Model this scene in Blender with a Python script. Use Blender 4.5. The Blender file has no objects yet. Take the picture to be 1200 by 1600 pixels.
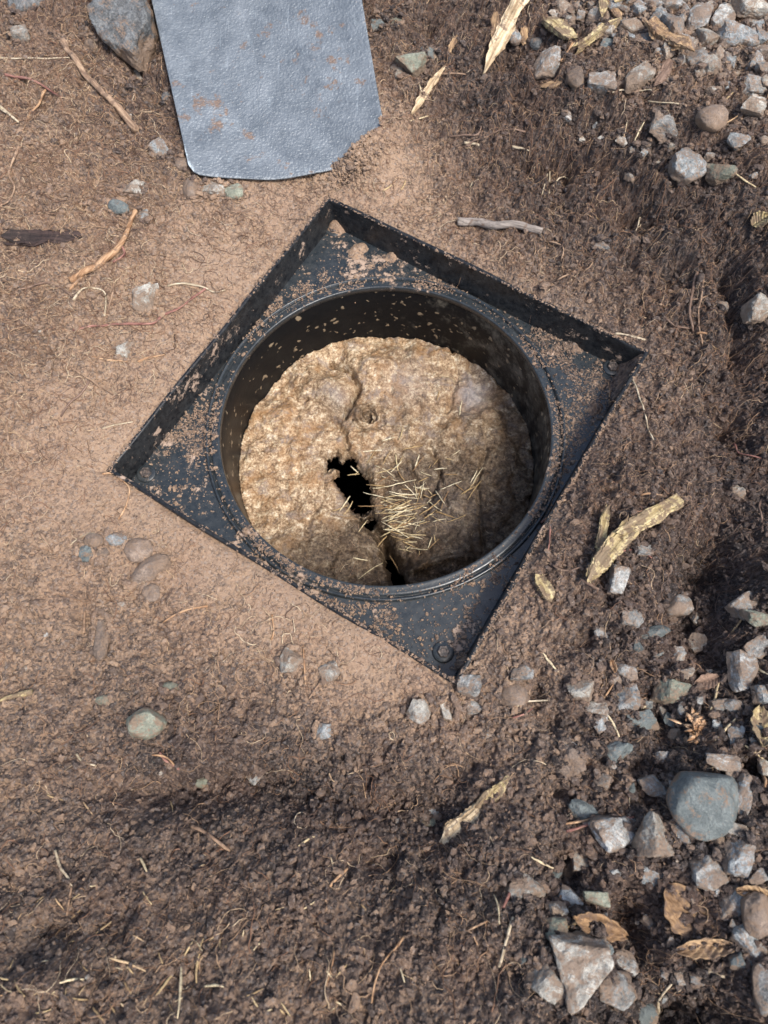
import bpy, math, random
import numpy as np
from mathutils import Vector, Euler
R = math.radians
random.seed(11)
rng = np.random.default_rng(11)
scene = bpy.context.scene
COL = scene.collection

# ------------------------------------------------------------------ camera
CAM = np.array([0.0121, -0.3582, 0.6649]); PITCH = 0.354; ROLL = 0.0185; F = 1145.0   # F in photo pixels (1600 high)
cd = bpy.data.cameras.new('camera'); cam = bpy.data.objects.new('camera', cd); COL.objects.link(cam)
cam.location = CAM; cam.rotation_euler = (PITCH, ROLL, 0)
cd.sensor_fit = 'VERTICAL'; cd.sensor_height = 24; cd.lens = 24*F/1600
cd.clip_start = 0.01; cd.clip_end = 200
cd.dof.use_dof = True; cd.dof.focus_distance = 0.74; cd.dof.aperture_fstop = 5.0
scene.camera = cam

# ------------------------------------------------------------------ light
SUN_EL = R(60); SUN_AZ = math.atan2(-0.62, 0.78)          # direction TOWARDS the sun, angle from +X
w = bpy.data.worlds.new('World'); scene.world = w; w.use_nodes = True
nt = w.node_tree; bg = nt.nodes['Background']
sky = nt.nodes.new('ShaderNodeTexSky'); sky.sky_type = 'NISHITA'; sky.sun_disc = False
sky.sun_elevation = SUN_EL; sky.sun_rotation = math.pi/2 - SUN_AZ
sky.dust_density = 3.0; sky.air_density = 1.0; sky.ozone_density = 0.6
nt.links.new(sky.outputs[0], bg.inputs[0]); bg.inputs[1].default_value = 0.15
sl = bpy.data.lights.new('sun', 'SUN'); so = bpy.data.objects.new('sun', sl); COL.objects.link(so)
sl.energy = 2.6; sl.angle = R(13); sl.color = (1.0, 0.965, 0.91)
d = Vector((math.cos(SUN_EL)*math.cos(SUN_AZ), math.cos(SUN_EL)*math.sin(SUN_AZ), math.sin(SUN_EL)))
so.rotation_euler = d.to_track_quat('Z', 'Y').to_euler()
vs = scene.view_settings; vs.view_transform = 'Standard'; vs.look = 'None'; vs.gamma = 1; vs.exposure = 0.72
vs.use_curve_mapping = False

# ------------------------------------------------------------------ numeric helpers
ca, sa = math.cos(PITCH), math.sin(PITCH); cr, sr = math.cos(ROLL), math.sin(ROLL)
RC = np.array([[cr, 0, sr], [0, 1, 0], [-sr, 0, cr]]) @ np.array([[1, 0, 0], [0, ca, -sa], [0, sa, ca]])
def ray(px, py):
    return RC @ np.array([(px-600)/F, (800-py)/F, -1.0])
def at_z(px, py, z):
    d = ray(px, py); t = (z-CAM[2])/d[2]; return CAM + t*d
def hsh(*a):
    s = np.zeros_like(a[0], dtype=np.uint64)
    for k, v in zip((374761393, 668265263, 2147483647, 1274126177), a):
        s = s + (v.astype(np.int64) & 0xffffffff).astype(np.uint64)*np.uint64(k)
        s ^= s >> np.uint64(13); s = (s*np.uint64(1274126177)) & np.uint64(0xffffffff)
    s ^= s >> np.uint64(16); s = (s*np.uint64(2246822519)) & np.uint64(0xffffffff); s ^= s >> np.uint64(15)
    return (s & np.uint64(0xffffff)).astype(np.float64)/16777215.0
def vn2(x, y, s=0):
    xi = np.floor(x); yi = np.floor(y); fx = x-xi; fy = y-yi
    fx = fx*fx*(3-2*fx); fy = fy*fy*(3-2*fy); S = np.full_like(xi, s)
    a = hsh(xi, yi, S); b = hsh(xi+1, yi, S); c = hsh(xi, yi+1, S); e = hsh(xi+1, yi+1, S)
    return (a*(1-fx)+b*fx)*(1-fy)+(c*(1-fx)+e*fx)*fy - 0.5
def fbm2(x, y, sc, o=4, s=0, g=0.5):
    v = 0; amp = 1; f = 1/sc
    for i in range(o):
        v = v + amp*vn2(x*f+17.3*i, y*f-9.1*i, s+i*7); amp *= g; f *= 2.03
    return v
def vn3(x, y, z, s=0):
    xi, yi, zi = np.floor(x), np.floor(y), np.floor(z); fx, fy, fz = x-xi, y-yi, z-zi
    fx = fx*fx*(3-2*fx); fy = fy*fy*(3-2*fy); fz = fz*fz*(3-2*fz); S = np.full_like(xi, s); v = 0
    for i in (0, 1):
        for j in (0, 1):
            for k in (0, 1):
                v = v + hsh(xi+i, yi+j, zi+k, S)*(fx if i else 1-fx)*(fy if j else 1-fy)*(fz if k else 1-fz)
    return v-0.5
def fbm3(p, sc, o=3, s=0, g=0.5):
    v = 0; amp = 1; f = 1/sc
    for i in range(o):
        v = v + amp*vn3(p[:, 0]*f+5.2*i, p[:, 1]*f, p[:, 2]*f, s+i); amp *= g; f *= 2.1
    return v
def worley(x, y, cell, s, dens=1.0, rmin=.35, rmax=.62):
    """height of hemispherical crumbs of random radius in jittered cells, and the crumb's own random value"""
    gx, gy = x/cell, y/cell; xi, yi = np.floor(gx), np.floor(gy)
    h = np.zeros_like(gx); idv = np.zeros_like(gx)
    for i in (-1, 0, 1):
        for j in (-1, 0, 1):
            cx, cy = xi+i, yi+j; S = np.full_like(cx, s)
            px = cx+hsh(cx, cy, S); py = cy+hsh(cx, cy, S+1); q = hsh(cx, cy, S+2)
            r = rmin+(rmax-rmin)*hsh(cx, cy, S+3)
            a = hsh(cx, cy, S+4)*6.283; e = 0.65+.7*hsh(cx, cy, S+5)
            dx, dy = gx-px, gy-py; u = (dx*np.cos(a)+dy*np.sin(a))*e; v = (-dx*np.sin(a)+dy*np.cos(a))/e
            d2 = r*r-u*u-v*v
            hh = np.where((d2 > 0) & (q < dens), np.sqrt(np.maximum(d2, 0)), 0)
            m = hh > h; idv = np.where(m, hsh(cx, cy, S+6), idv); h = np.where(m, hh, h)
    return h*cell, idv
def sstep(a, b, x):
    t = np.clip((x-a)/(b-a), 0, 1); return t*t*(3-2*t)
class TPS:
    def __init__(s, pts, vals, lam=1e-4):
        P = np.array(pts, float); n = len(P); s.P = P
        A = np.zeros((n+3, n+3)); A[:n, :n] = s.k(P, P)+lam*np.eye(n); A[:n, n] = 1; A[:n, n+1:] = P
        A[n, :n] = 1; A[n+1:, :n] = P.T
        s.w = np.linalg.solve(A, np.r_[np.array(vals, float), 0, 0, 0])
    def k(s, a, b):
        r2 = ((a[:, None]-b[None])**2).sum(-1)+1e-12; return r2*np.log(r2)
    def __call__(s, x, y):
        out = s.w[-3]+s.w[-2]*x+s.w[-1]*y
        for i, (a, b) in enumerate(s.P):
            r2 = (x-a)**2+(y-b)**2+1e-12; out = out+s.w[i]*r2*np.log(r2)
        return out

# ------------------------------------------------------------------ mesh helpers
def link(o, parent=None):
    COL.objects.link(o)
    if parent: o.parent = parent
    return o
def mesh_np(name, V, quads=None, tris=None, mat=None, parent=None, smooth=True, attrs=None, polys=None):
    me = bpy.data.meshes.new(name)
    if polys is not None:
        me.from_pydata([tuple(v) for v in V], [], polys)
    else:
        V = np.asarray(V, np.float32); Fs = quads if quads is not None else tris
        k = Fs.shape[1]; n = len(Fs)
        me.vertices.add(len(V)); me.vertices.foreach_set('co', V.ravel())
        me.loops.add(n*k); me.loops.foreach_set('vertex_index', Fs.astype(np.int32).ravel())
        me.polygons.add(n); me.polygons.foreach_set('loop_start', np.arange(0, n*k, k, dtype=np.int32))
        me.update(calc_edges=True)
    me.polygons.foreach_set('use_smooth', np.full(len(me.polygons), smooth))
    for an, av in (attrs or {}).items():
        at = me.attributes.new(an, 'FLOAT', 'POINT'); at.data.foreach_set('value', np.asarray(av, np.float32))
    me.validate()
    if mat: me.materials.append(mat)
    return link(bpy.data.objects.new(name, me), parent)
def tag(o, label=None, cat=None, group=None, kind=None):
    for k, v in (('label', label), ('category', cat), ('group', group), ('kind', kind)):
        if v: o[k] = v
    return o
def empty(name, loc):
    o = bpy.data.objects.new(name, None); o.location = loc; o.empty_display_size = .02; return link(o)

# ------------------------------------------------------------------ material helpers
class NT:
    def __init__(s, name):
        s.m = bpy.data.materials.new(name); s.m.use_nodes = True; s.t = s.m.node_tree
        s.b = s.t.nodes['Principled BSDF']; s.co = s.t.nodes.new('ShaderNodeTexCoord')
    def n(s, typ, **kw):
        nd = s.t.nodes.new(typ)
        for k, v in kw.items():
            if k.startswith('i_'):
                key = k[2:]; key = int(key) if key.isdigit() else key.replace('_', ' ')
                if isinstance(v, bpy.types.NodeSocket): s.t.links.new(v, nd.inputs[key])
                else: nd.inputs[key].default_value = v
            else: setattr(nd, k, v)
        return nd
    def geo(s): return s.n('ShaderNodeNewGeometry').outputs['Position']
    def obj(s): return s.co.outputs['Object']
    def noise(s, sc, det=4, rough=.6, vec=None, dist=0):
        return s.n('ShaderNodeTexNoise', i_Vector=vec or s.obj(), i_Scale=sc, i_Detail=det, i_Roughness=rough, i_Distortion=dist).outputs[0]
    def vor(s, sc, vec=None, out=0, feature='F1', rand=1.0):
        return s.n('ShaderNodeTexVoronoi', feature=feature, i_Vector=vec or s.obj(), i_Scale=sc, i_Randomness=rand).outputs[out]
    def ramp(s, fac, stops):
        nd = s.n('ShaderNodeValToRGB', i_0=fac); e = nd.color_ramp.elements
        while len(e) < len(stops): e.new(0.5)
        for el, (p, c) in zip(e, stops):
            el.position = p; el.color = (*c, 1) if isinstance(c, tuple) else (c, c, c, 1)
        return nd.outputs[0]
    def mix(s, f, a, b, bt='MIX'):
        nd = s.n('ShaderNodeMix', data_type='RGBA', blend_type=bt)
        for i, v in ((0, f), (6, a), (7, b)):
            if isinstance(v, bpy.types.NodeSocket): s.t.links.new(v, nd.inputs[i])
            elif i == 0: nd.inputs[0].default_value = v
            else: nd.inputs[i].default_value = (*v, 1)
        return nd.outputs[2]
    def math(s, op, a, b=0.0, c=0.0, clamp=False):
        nd = s.n('ShaderNodeMath', operation=op, use_clamp=clamp)
        for i, v in enumerate((a, b, c)):
            if isinstance(v, bpy.types.NodeSocket): s.t.links.new(v, nd.inputs[i])
            else: nd.inputs[i].default_value = v
        return nd.outputs[0]
    def attr(s, name): return s.n('ShaderNodeAttribute', attribute_name=name).outputs['Fac']
    def rand(s): return s.n('ShaderNodeObjectInfo').outputs['Random']
    def out(s, col, rough=.8, bump=None, dist=.001, strength=1.0, spec=None, bumps=None, coat=None):
        def st(k, v):
            if isinstance(v, bpy.types.NodeSocket): s.t.links.new(v, s.b.inputs[k])
            elif isinstance(v, tuple): s.b.inputs[k].default_value = (*v, 1)
            else: s.b.inputs[k].default_value = v
        st('Base Color', col); st('Roughness', rough)
        if spec is not None: st('Specular IOR Level', spec)
        if coat is not None: st('Coat Weight', coat); s.b.inputs['Coat Roughness'].default_value = .15
        nrm = None
        for h, dd, ss in (bumps or ([(bump, dist, strength)] if bump is not None else [])):
            bn = s.n('ShaderNodeBump', i_Height=h, i_Distance=dd, i_Strength=ss)
            if nrm is not None: s.t.links.new(nrm, bn.inputs['Normal'])
            nrm = bn.outputs[0]
        if nrm is not None: s.t.links.new(nrm, s.b.inputs['Normal'])
        return s.m

def mat_soil():
    m = NT('soil'); g = m.geo(); tone = m.attr('tone'); cv = m.attr('crumb')
    n1 = m.noise(60, 5, .65, g); n2 = m.noise(700, 4, .7, g); n3 = m.noise(14, 4, .6, g); n4 = m.noise(220, 3, .6, g)
    t = m.math('ADD', tone, m.math('MULTIPLY', m.math('SUBTRACT', n1, .5), .75))
    t = m.math('ADD', t, m.math('MULTIPLY', m.math('SUBTRACT', cv, .5), .74))
    t = m.math('ADD', t, m.math('MULTIPLY', m.math('SUBTRACT', n4, .5), .35), clamp=True)
    c = m.ramp(t, [(0, (.37, .25, .165)), (.25, (.275, .185, .125)), (.5, (.175, .122, .090)), (.75, (.095, .071, .060)), (1, (.030, .023, .021))])
    # reddish and yellowish tints
    c = m.mix(m.ramp(n3, [(.45, 0.0), (.75, .25)]), c, (.24, .13, .085))
    gr = m.noise(330, 2, .5, g); c = m.mix(m.ramp(gr, [(.56, 0.0), (.66, .5)]), c, m.mix(tone, (.36, .30, .25), (.17, .15, .145)))
    spk = m.ramp(n2, [(.57, 0.0), (.69, .8)])
    c = m.mix(spk, c, m.mix(tone, (.58, .43, .30), (.27, .20, .16)))
    spd = m.ramp(m.noise(420, 3, .6, g), [(.30, .8), (.42, 0.0)])
    c = m.mix(spd, c, (.06, .04, .03))
    r = m.ramp(n1, [(.35, .55), (.6, .9)])
    return m.out(c, r, bumps=[(n2, .0018, 1.0), (m.noise(1700, 3, .7, g), .0006, .9)], spec=.35)

def mat_plastic(mud=.5, blot=False, wet=False, dark=(.014, .019, .023)):
    m = NT('black_plastic'); o = m.geo()
    n = m.noise(38, 6, .72, o); n2 = m.noise(170, 4, .75, o); n3 = m.noise(9, 2, .5, o)
    f = m.math('ADD', m.math('MULTIPLY', n, .62), m.math('ADD', m.math('MULTIPLY', n2, .38), m.math('MULTIPLY', m.math('SUBTRACT', n3, .5), .32)))
    mask = m.ramp(f, [(mud, 0.0), (mud+.045, .95)])
    film = m.ramp(m.noise(120, 6, .8, o), [(.38, 0.0), (.72, .16)])
    base = m.mix(film, dark, (.20, .20, .19))
    mudc = m.mix(n2, (.20, .135, .095), (.50, .37, .28))
    if blot:
        base = m.mix(film, (.006, .0065, .0075), (.035, .03, .025))
        vn = m.n('ShaderNodeVectorMath', operation='ADD'); m.t.links.new(o, vn.inputs[0])
        nz = m.n('ShaderNodeTexNoise', i_Vector=o, i_Scale=90.0); vs_ = m.n('ShaderNodeVectorMath', operation='SCALE'); vs_.inputs[3].default_value = .018
        m.t.links.new(nz.outputs[1], vs_.inputs[0]); m.t.links.new(vs_.outputs[0], vn.inputs[1])
        dv = m.vor(98, vn.outputs[0]); rv = m.n('ShaderNodeSeparateColor'); m.t.links.new(m.vor(98, vn.outputs[0], out=1), rv.inputs[0])
        rad = m.math('MULTIPLY', m.math('POWER', rv.outputs[0], 1.2), .38)
        mask = m.ramp(m.math('SUBTRACT', rad, dv), [(0.0, 0.0), (.12, .62)])
        z = m.n('ShaderNodeSeparateXYZ'); m.t.links.new(o, z.inputs[0])
        lowx = m.math('ADD', m.math('MULTIPLY', z.outputs[0], 3.0), m.math('MULTIPLY', m.math('SUBTRACT', n, .5), 3.0))
        side = m.ramp(lowx, [(.25, 0.0), (.6, .9)])
        grey = m.mix(n2, (.05, .042, .03), (.26, .23, .18))
        base = m.mix(m.math('MULTIPLY', side, m.ramp(m.noise(55, 7, .8, o), [(.40, 0.0), (.62, .85)])), base, grey)
        mudc = m.mix(n2, (.22, .16, .10), (.52, .40, .26))
    c = m.mix(mask, base, mudc)
    r = m.mix(mask, m.ramp(n2, [(.3, .22), (.75, .42)]), (.9, .9, .9))
    if wet: r = m.mix(mask, (.32, .32, .32), (.6, .6, .6))
    return m.out(c, r, bumps=[(mask, .0011, .8), (n2, .0004, .5)], spec=.08 if blot else .5 if dark[0] > .01 else .3)

def mat_scum():
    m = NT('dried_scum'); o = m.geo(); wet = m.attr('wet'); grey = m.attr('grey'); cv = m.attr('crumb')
    n = m.noise(110, 6, .7, o); n2 = m.noise(420, 5, .75, o); n3 = m.noise(30, 5, .6, o, .6)
    t = m.math('ADD', m.math('MULTIPLY', n, .5), m.math('MULTIPLY', n2, .5))
    c = m.ramp(t, [(.36, (.05, .028, .016)), (.43, (.18, .11, .06)), (.50, (.36, .245, .145)), (.565, (.60, .47, .31)), (.64, (.88, .80, .65))])
    c = m.mix(m.ramp(n3, [(.47, 0.0), (.66, .75)]), c, m.mix(n2, (.16, .07, .025), (.46, .27, .12)))
    c = m.mix(m.ramp(m.noise(48, 6, .75, o, .5), [(.52, 0.0), (.62, .75)]), c, m.mix(n2, (.10, .075, .06), (.40, .32, .27)))
    damp_shade = m.math('MULTIPLY', m.math('MULTIPLY', wet, 1.25, clamp=True), m.ramp(n, [(.35, 1.0), (.7, .72)]))
    c = m.mix(damp_shade, c, m.mix(m.ramp(n2, [(.38, 0.0), (.66, 1.0)]), (.009, .006, .004), (.105, .068, .040)))  # one dark brown for damp crust and the painted rim shadow
    c = m.mix(m.math('MULTIPLY', grey, .7), c, m.mix(n2, (.13, .13, .15), (.40, .39, .40)))
    r = m.ramp(n, [(.35, .30), (.65, .62)])
    return m.out(c, r, bumps=[(n, .0030, .85), (n2, .0013, .95)], spec=.30)

def mat_stone(name, lo, hi, dirt=.5, tint=(.20, .135, .09), vein=False, rough=.72):
    m = NT(name); o = m.obj(); rnd = m.rand()
    vec = m.n('ShaderNodeVectorMath', operation='ADD'); m.t.links.new(o, vec.inputs[0])
    cx = m.n('ShaderNodeCombineXYZ'); m.t.links.new(m.math('MULTIPLY', rnd, 37.0), cx.inputs[0]); m.t.links.new(m.math('MULTIPLY', rnd, 11.0), cx.inputs[1])
    m.t.links.new(cx.outputs[0], vec.inputs[1]); v = vec.outputs[0]
    n = m.noise(90, 5, .7, v, .5); n2 = m.noise(480, 5, .78, v); n3 = m.noise(65, 6, .75, v, .8)
    c = m.ramp(m.math('ADD', m.math('MULTIPLY', n, .5), m.math('MULTIPLY', n2, .5)), [(.36, lo), (.50, tuple((a+b)*.46 for a, b in zip(lo, hi))), (.60, hi)])
    if vein:
        wv = m.n('ShaderNodeTexWave', i_Vector=v, i_Scale=30.0, i_Distortion=9.0, i_Detail=3.0, i_Detail_Scale=2.0).outputs[1]
        c = m.mix(m.ramp(wv, [(.93, 0.0), (.99, .35)]), c, (.55, .55, .53))
    val = m.n('ShaderNodeHueSaturation', i_Color=c); m.t.links.new(m.math('ADD', m.math('MULTIPLY', rnd, .55), .68), val.inputs['Value']); c = val.outputs[0]
    sp = m.ramp(m.noise(900, 3, .6, v), [(.31, .75), (.40, 0.0)]); c = m.mix(sp, c, (.045, .045, .045))
    hz = m.attr('low')
    dm = m.ramp(m.math('ADD', m.math('ADD', n3, m.math('MULTIPLY', m.math('SUBTRACT', n2, .5), .6)), m.math('MULTIPLY', hz, .30)), [(dirt-.03, 0.0), (dirt+.06, .88)])
    c = m.mix(dm, c, m.mix(n2, tuple(a*.45 for a in tint), tuple(a*1.7 for a in tint)))
    return m.out(c, m.ramp(n2, [(.3, rough-.25), (.7, rough+.15)]), bumps=[(n, .0035, .9), (n2, .0013, 1.0)], spec=.45)

def mat_wood(name, lo, hi, sc=(1, 1, 1), dirt=.56):
    m = NT(name); mp = m.n('ShaderNodeMapping', i_Vector=m.obj()); mp.inputs['Scale'].default_value = (14, 260, 260)
    n = m.noise(1.0, 5, .65, mp.outputs[0], .4); n2 = m.noise(300, 4, .7)
    c = m.ramp(n, [(.30, tuple(a*.35 for a in lo)), (.42, lo), (.62, hi)])
    c = m.mix(m.ramp(m.noise(110, 5, .7), [(dirt, 0.0), (dirt+.08, .8)]), c, (.13, .085, .06))
    return m.out(c, .7, bumps=[(n, .0012, .9), (n2, .0005, .7)], spec=.3)

def mat_fibre(name, cols, rough=.6):
    m = NT(name); v = m.attr('crumb'); k = len(cols)
    c = m.ramp(v, [(i/(k-1), cc) for i, cc in enumerate(cols)])
    c = m.mix(m.ramp(m.noise(350, 3, .6, m.geo()), [(.35, .6), (.55, 0.0)]), c, (.09, .055, .04))
    return m.out(c, rough, bump=m.noise(900, 3, .6, m.geo()), dist=.0003, strength=.6, spec=.3)

M = {}
M['soil'] = mat_soil()
M['plate'] = mat_plastic(.53); M['rim'] = mat_plastic(.56, dark=(.006, .007, .009)); M['ring'] = mat_plastic(.56); M['pipe'] = mat_plastic(.6, blot=True, wet=True)
M['scum'] = mat_scum()
M['grey'] = mat_stone('grey_gravel', (.062, .063, .059), (.56, .555, .52), .475)
M['blue'] = mat_stone('bluish_gravel', (.075, .085, .086), (.46, .485, .48), .49, vein=True)
M['pale'] = mat_stone('pale_gravel', (.13, .115, .095), (.65, .62, .54), .475)
M['green'] = mat_stone('greenish_stone', (.11, .12, .085), (.34, .35, .27), .52)
M['slate'] = mat_stone('slate_stone', (.075, .09, .09), (.20, .225, .215), .58)
M['brown'] = mat_stone('brown_stone', (.12, .085, .065), (.34, .26, .20), .5)
M['rock'] = mat_stone('dark_rock', (.025, .023, .021), (.24, .25, .25), .57, rough=.5)

# ------------------------------------------------------------------ the collar's numbers
ANG = -0.5532; HS = 0.200; ZR = 0.0; ZP = -0.0395; ZRING = -0.0385; RP = 0.1765; ZS = -0.130
CA, SA = math.cos(ANG), math.sin(ANG)
def sq_local(x, y): return x*CA+y*SA, -x*SA+y*CA
def sq_world(u, v): return u*CA-v*SA, u*SA+v*CA

# ------------------------------------------------------------------ terrain
anch = [ # px, py, height
 (0,0,.035),(150,20,.040),(420,40,.022),(620,40,.020),(700,110,.024),(800,40,.050),(950,40,.066),(1190,20,.080),(1190,200,.072),(1000,200,.058),
 (850,160,.040),(830,300,.012),(880,290,.006),(960,390,.006),(1060,300,.040),(1190,400,.050),(1120,400,.030),(760,250,.006),(700,200,.016),
 (640,290,.002),(520,280,.001),(400,280,.004),(250,250,.014),(100,200,.030),(0,300,.034),(200,400,.014),(0,550,.030),(100,620,.014),(330,440,.003),
 (300,520,.001),(160,660,.003),(100,760,.008),(0,850,.018),(200,840,.001),(330,890,.0),(450,960,.0),(560,1020,.0),(680,1100,-.004),(130,1000,.005),
 (300,1050,-.006),(0,1150,.018),(200,1160,.000),(350,1215,-.016),(500,1130,-.008),(600,1220,-.014),(740,1180,-.008),(820,1180,.0),(820,1080,.0),
 (760,1020,.002),(850,880,.004),(900,760,.004),(960,680,.004),(1020,600,.003),(960,480,.002),(850,420,.002),(740,360,.002),
 (1050,720,.010),(1130,640,-.004),(1120,500,.012),(1160,760,.004),(1100,900,-.008),(1010,850,.016),(1190,900,.020),(1040,1000,-.004),(1120,1050,.004),(1190,1150,.028),
 (930,1000,.008),(900,1150,.004),(960,1250,.012),(1060,1350,.030),(1190,1350,.045),(1100,1500,.030),(1190,1590,.060),(1010,1450,.022),(1000,1570,.030),(880,1380,.020),(800,1300,.014),
 (700,1290,-.004),(760,1240,.010),(560,1330,.002),(380,1290,-.004),(150,1260,.014),(0,1300,.036),(150,1400,.045),(0,1590,.095),(300,1400,.030),(450,1450,.040),(300,1590,.082),(600,1430,.024),
 (600,1590,.070),(800,1450,.034),(820,1590,.060),(940,1480,.034),
 (560,235,.026),(595,225,.024),(470,250,.006),(640,220,.014)]
ap, av = [], []
for px, py, h in anch:
    p = at_z(px, py, h); ap.append((p[0], p[1])); av.append(h)
for x, y, h in ((-.9, .9, .06), (.9, .9, .10), (-.9, -.9, .12), (.9, -.9, .09), (0, 1.0, .07), (0, -.9, .12), (.9, 0, .08), (-.9, 0, .06)):
    ap.append((x, y)); av.append(h)
tps = TPS(ap, av, 2e-5)
tone_a = [ # px, py, 0 pale dry .. 1 dark moist; shade of hollows and banks painted in too
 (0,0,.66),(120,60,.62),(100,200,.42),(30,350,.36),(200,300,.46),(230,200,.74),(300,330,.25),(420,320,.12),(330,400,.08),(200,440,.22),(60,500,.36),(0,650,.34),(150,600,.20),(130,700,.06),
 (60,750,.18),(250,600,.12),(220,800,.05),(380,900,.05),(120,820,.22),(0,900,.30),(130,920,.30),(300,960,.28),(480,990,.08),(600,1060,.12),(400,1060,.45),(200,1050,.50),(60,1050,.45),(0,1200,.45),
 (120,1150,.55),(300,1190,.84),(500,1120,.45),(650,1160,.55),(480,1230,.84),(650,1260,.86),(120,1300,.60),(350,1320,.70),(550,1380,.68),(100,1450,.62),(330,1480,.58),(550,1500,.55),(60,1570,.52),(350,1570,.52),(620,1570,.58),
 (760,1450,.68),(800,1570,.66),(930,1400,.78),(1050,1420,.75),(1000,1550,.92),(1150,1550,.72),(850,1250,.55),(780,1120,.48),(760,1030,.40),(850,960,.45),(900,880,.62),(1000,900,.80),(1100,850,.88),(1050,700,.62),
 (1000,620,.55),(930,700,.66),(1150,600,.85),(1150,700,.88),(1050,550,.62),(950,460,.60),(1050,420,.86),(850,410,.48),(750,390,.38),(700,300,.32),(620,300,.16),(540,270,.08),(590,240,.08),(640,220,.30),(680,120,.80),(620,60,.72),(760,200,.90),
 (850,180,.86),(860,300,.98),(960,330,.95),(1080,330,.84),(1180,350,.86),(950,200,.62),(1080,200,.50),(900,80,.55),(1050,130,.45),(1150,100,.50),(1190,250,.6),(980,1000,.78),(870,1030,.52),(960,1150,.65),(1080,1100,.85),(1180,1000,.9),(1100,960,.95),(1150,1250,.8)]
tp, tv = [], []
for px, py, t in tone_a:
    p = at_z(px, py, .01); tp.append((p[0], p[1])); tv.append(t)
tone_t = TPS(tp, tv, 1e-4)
smooth_b = [(160,690,.075),(330,420,.06),(230,800,.05),(430,960,.05),(330,890,.04),(90,780,.05),(560,1040,.04),(250,560,.05),(110,640,.04),(620,290,.04),(430,320,.05)]
XO = np.cumsum(np.r_[.0009*1.045**np.arange(1, 96), .06*1.25**np.arange(1, 14)]); STEP = .0009
xs = np.r_[-.545-XO[::-1], np.arange(-.545, .545, STEP), .545+XO]
ys = np.r_[-.575-XO[::-1], np.arange(-.575, .66, STEP), .66+XO]
GX, GY = np.meshgrid(xs, ys)
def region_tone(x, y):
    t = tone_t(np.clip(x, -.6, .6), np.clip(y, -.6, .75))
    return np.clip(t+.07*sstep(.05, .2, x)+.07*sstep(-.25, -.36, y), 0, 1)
def smoothness(x, y):
    s = np.zeros_like(x)
    for px, py, sg in smooth_b:
        p = at_z(px, py, 0); s = np.maximum(s, np.exp(-(((x-p[0])**2+(y-p[1])**2)/(sg*sg))))
    return s
def poly_sd(x, y, pts):
    """signed distance to a polygon, negative inside"""
    d = np.full_like(x, 1e9); ins = np.zeros(x.shape, bool); n = len(pts)
    for i in range(n):
        ax, ay = pts[i]; bx, by = pts[(i+1) % n]; ex, ey = bx-ax, by-ay
        t = np.clip(((x-ax)*ex+(y-ay)*ey)/(ex*ex+ey*ey+1e-12), 0, 1)
        d = np.minimum(d, np.hypot(x-ax-t*ex, y-ay-t*ey))
        c = ((ay > y) != (by > y)) & (x < (bx-ax)*(y-ay)/(by-ay+1e-12)+ax); ins ^= c
    return np.where(ins, -d, d)
blade_poly = [tuple(at_z(*q)[:2]) for q in ((222,-80,.04),(302,272,.015),(525,264,.015),(592,200,.02),(565,-80,.05))]
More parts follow.
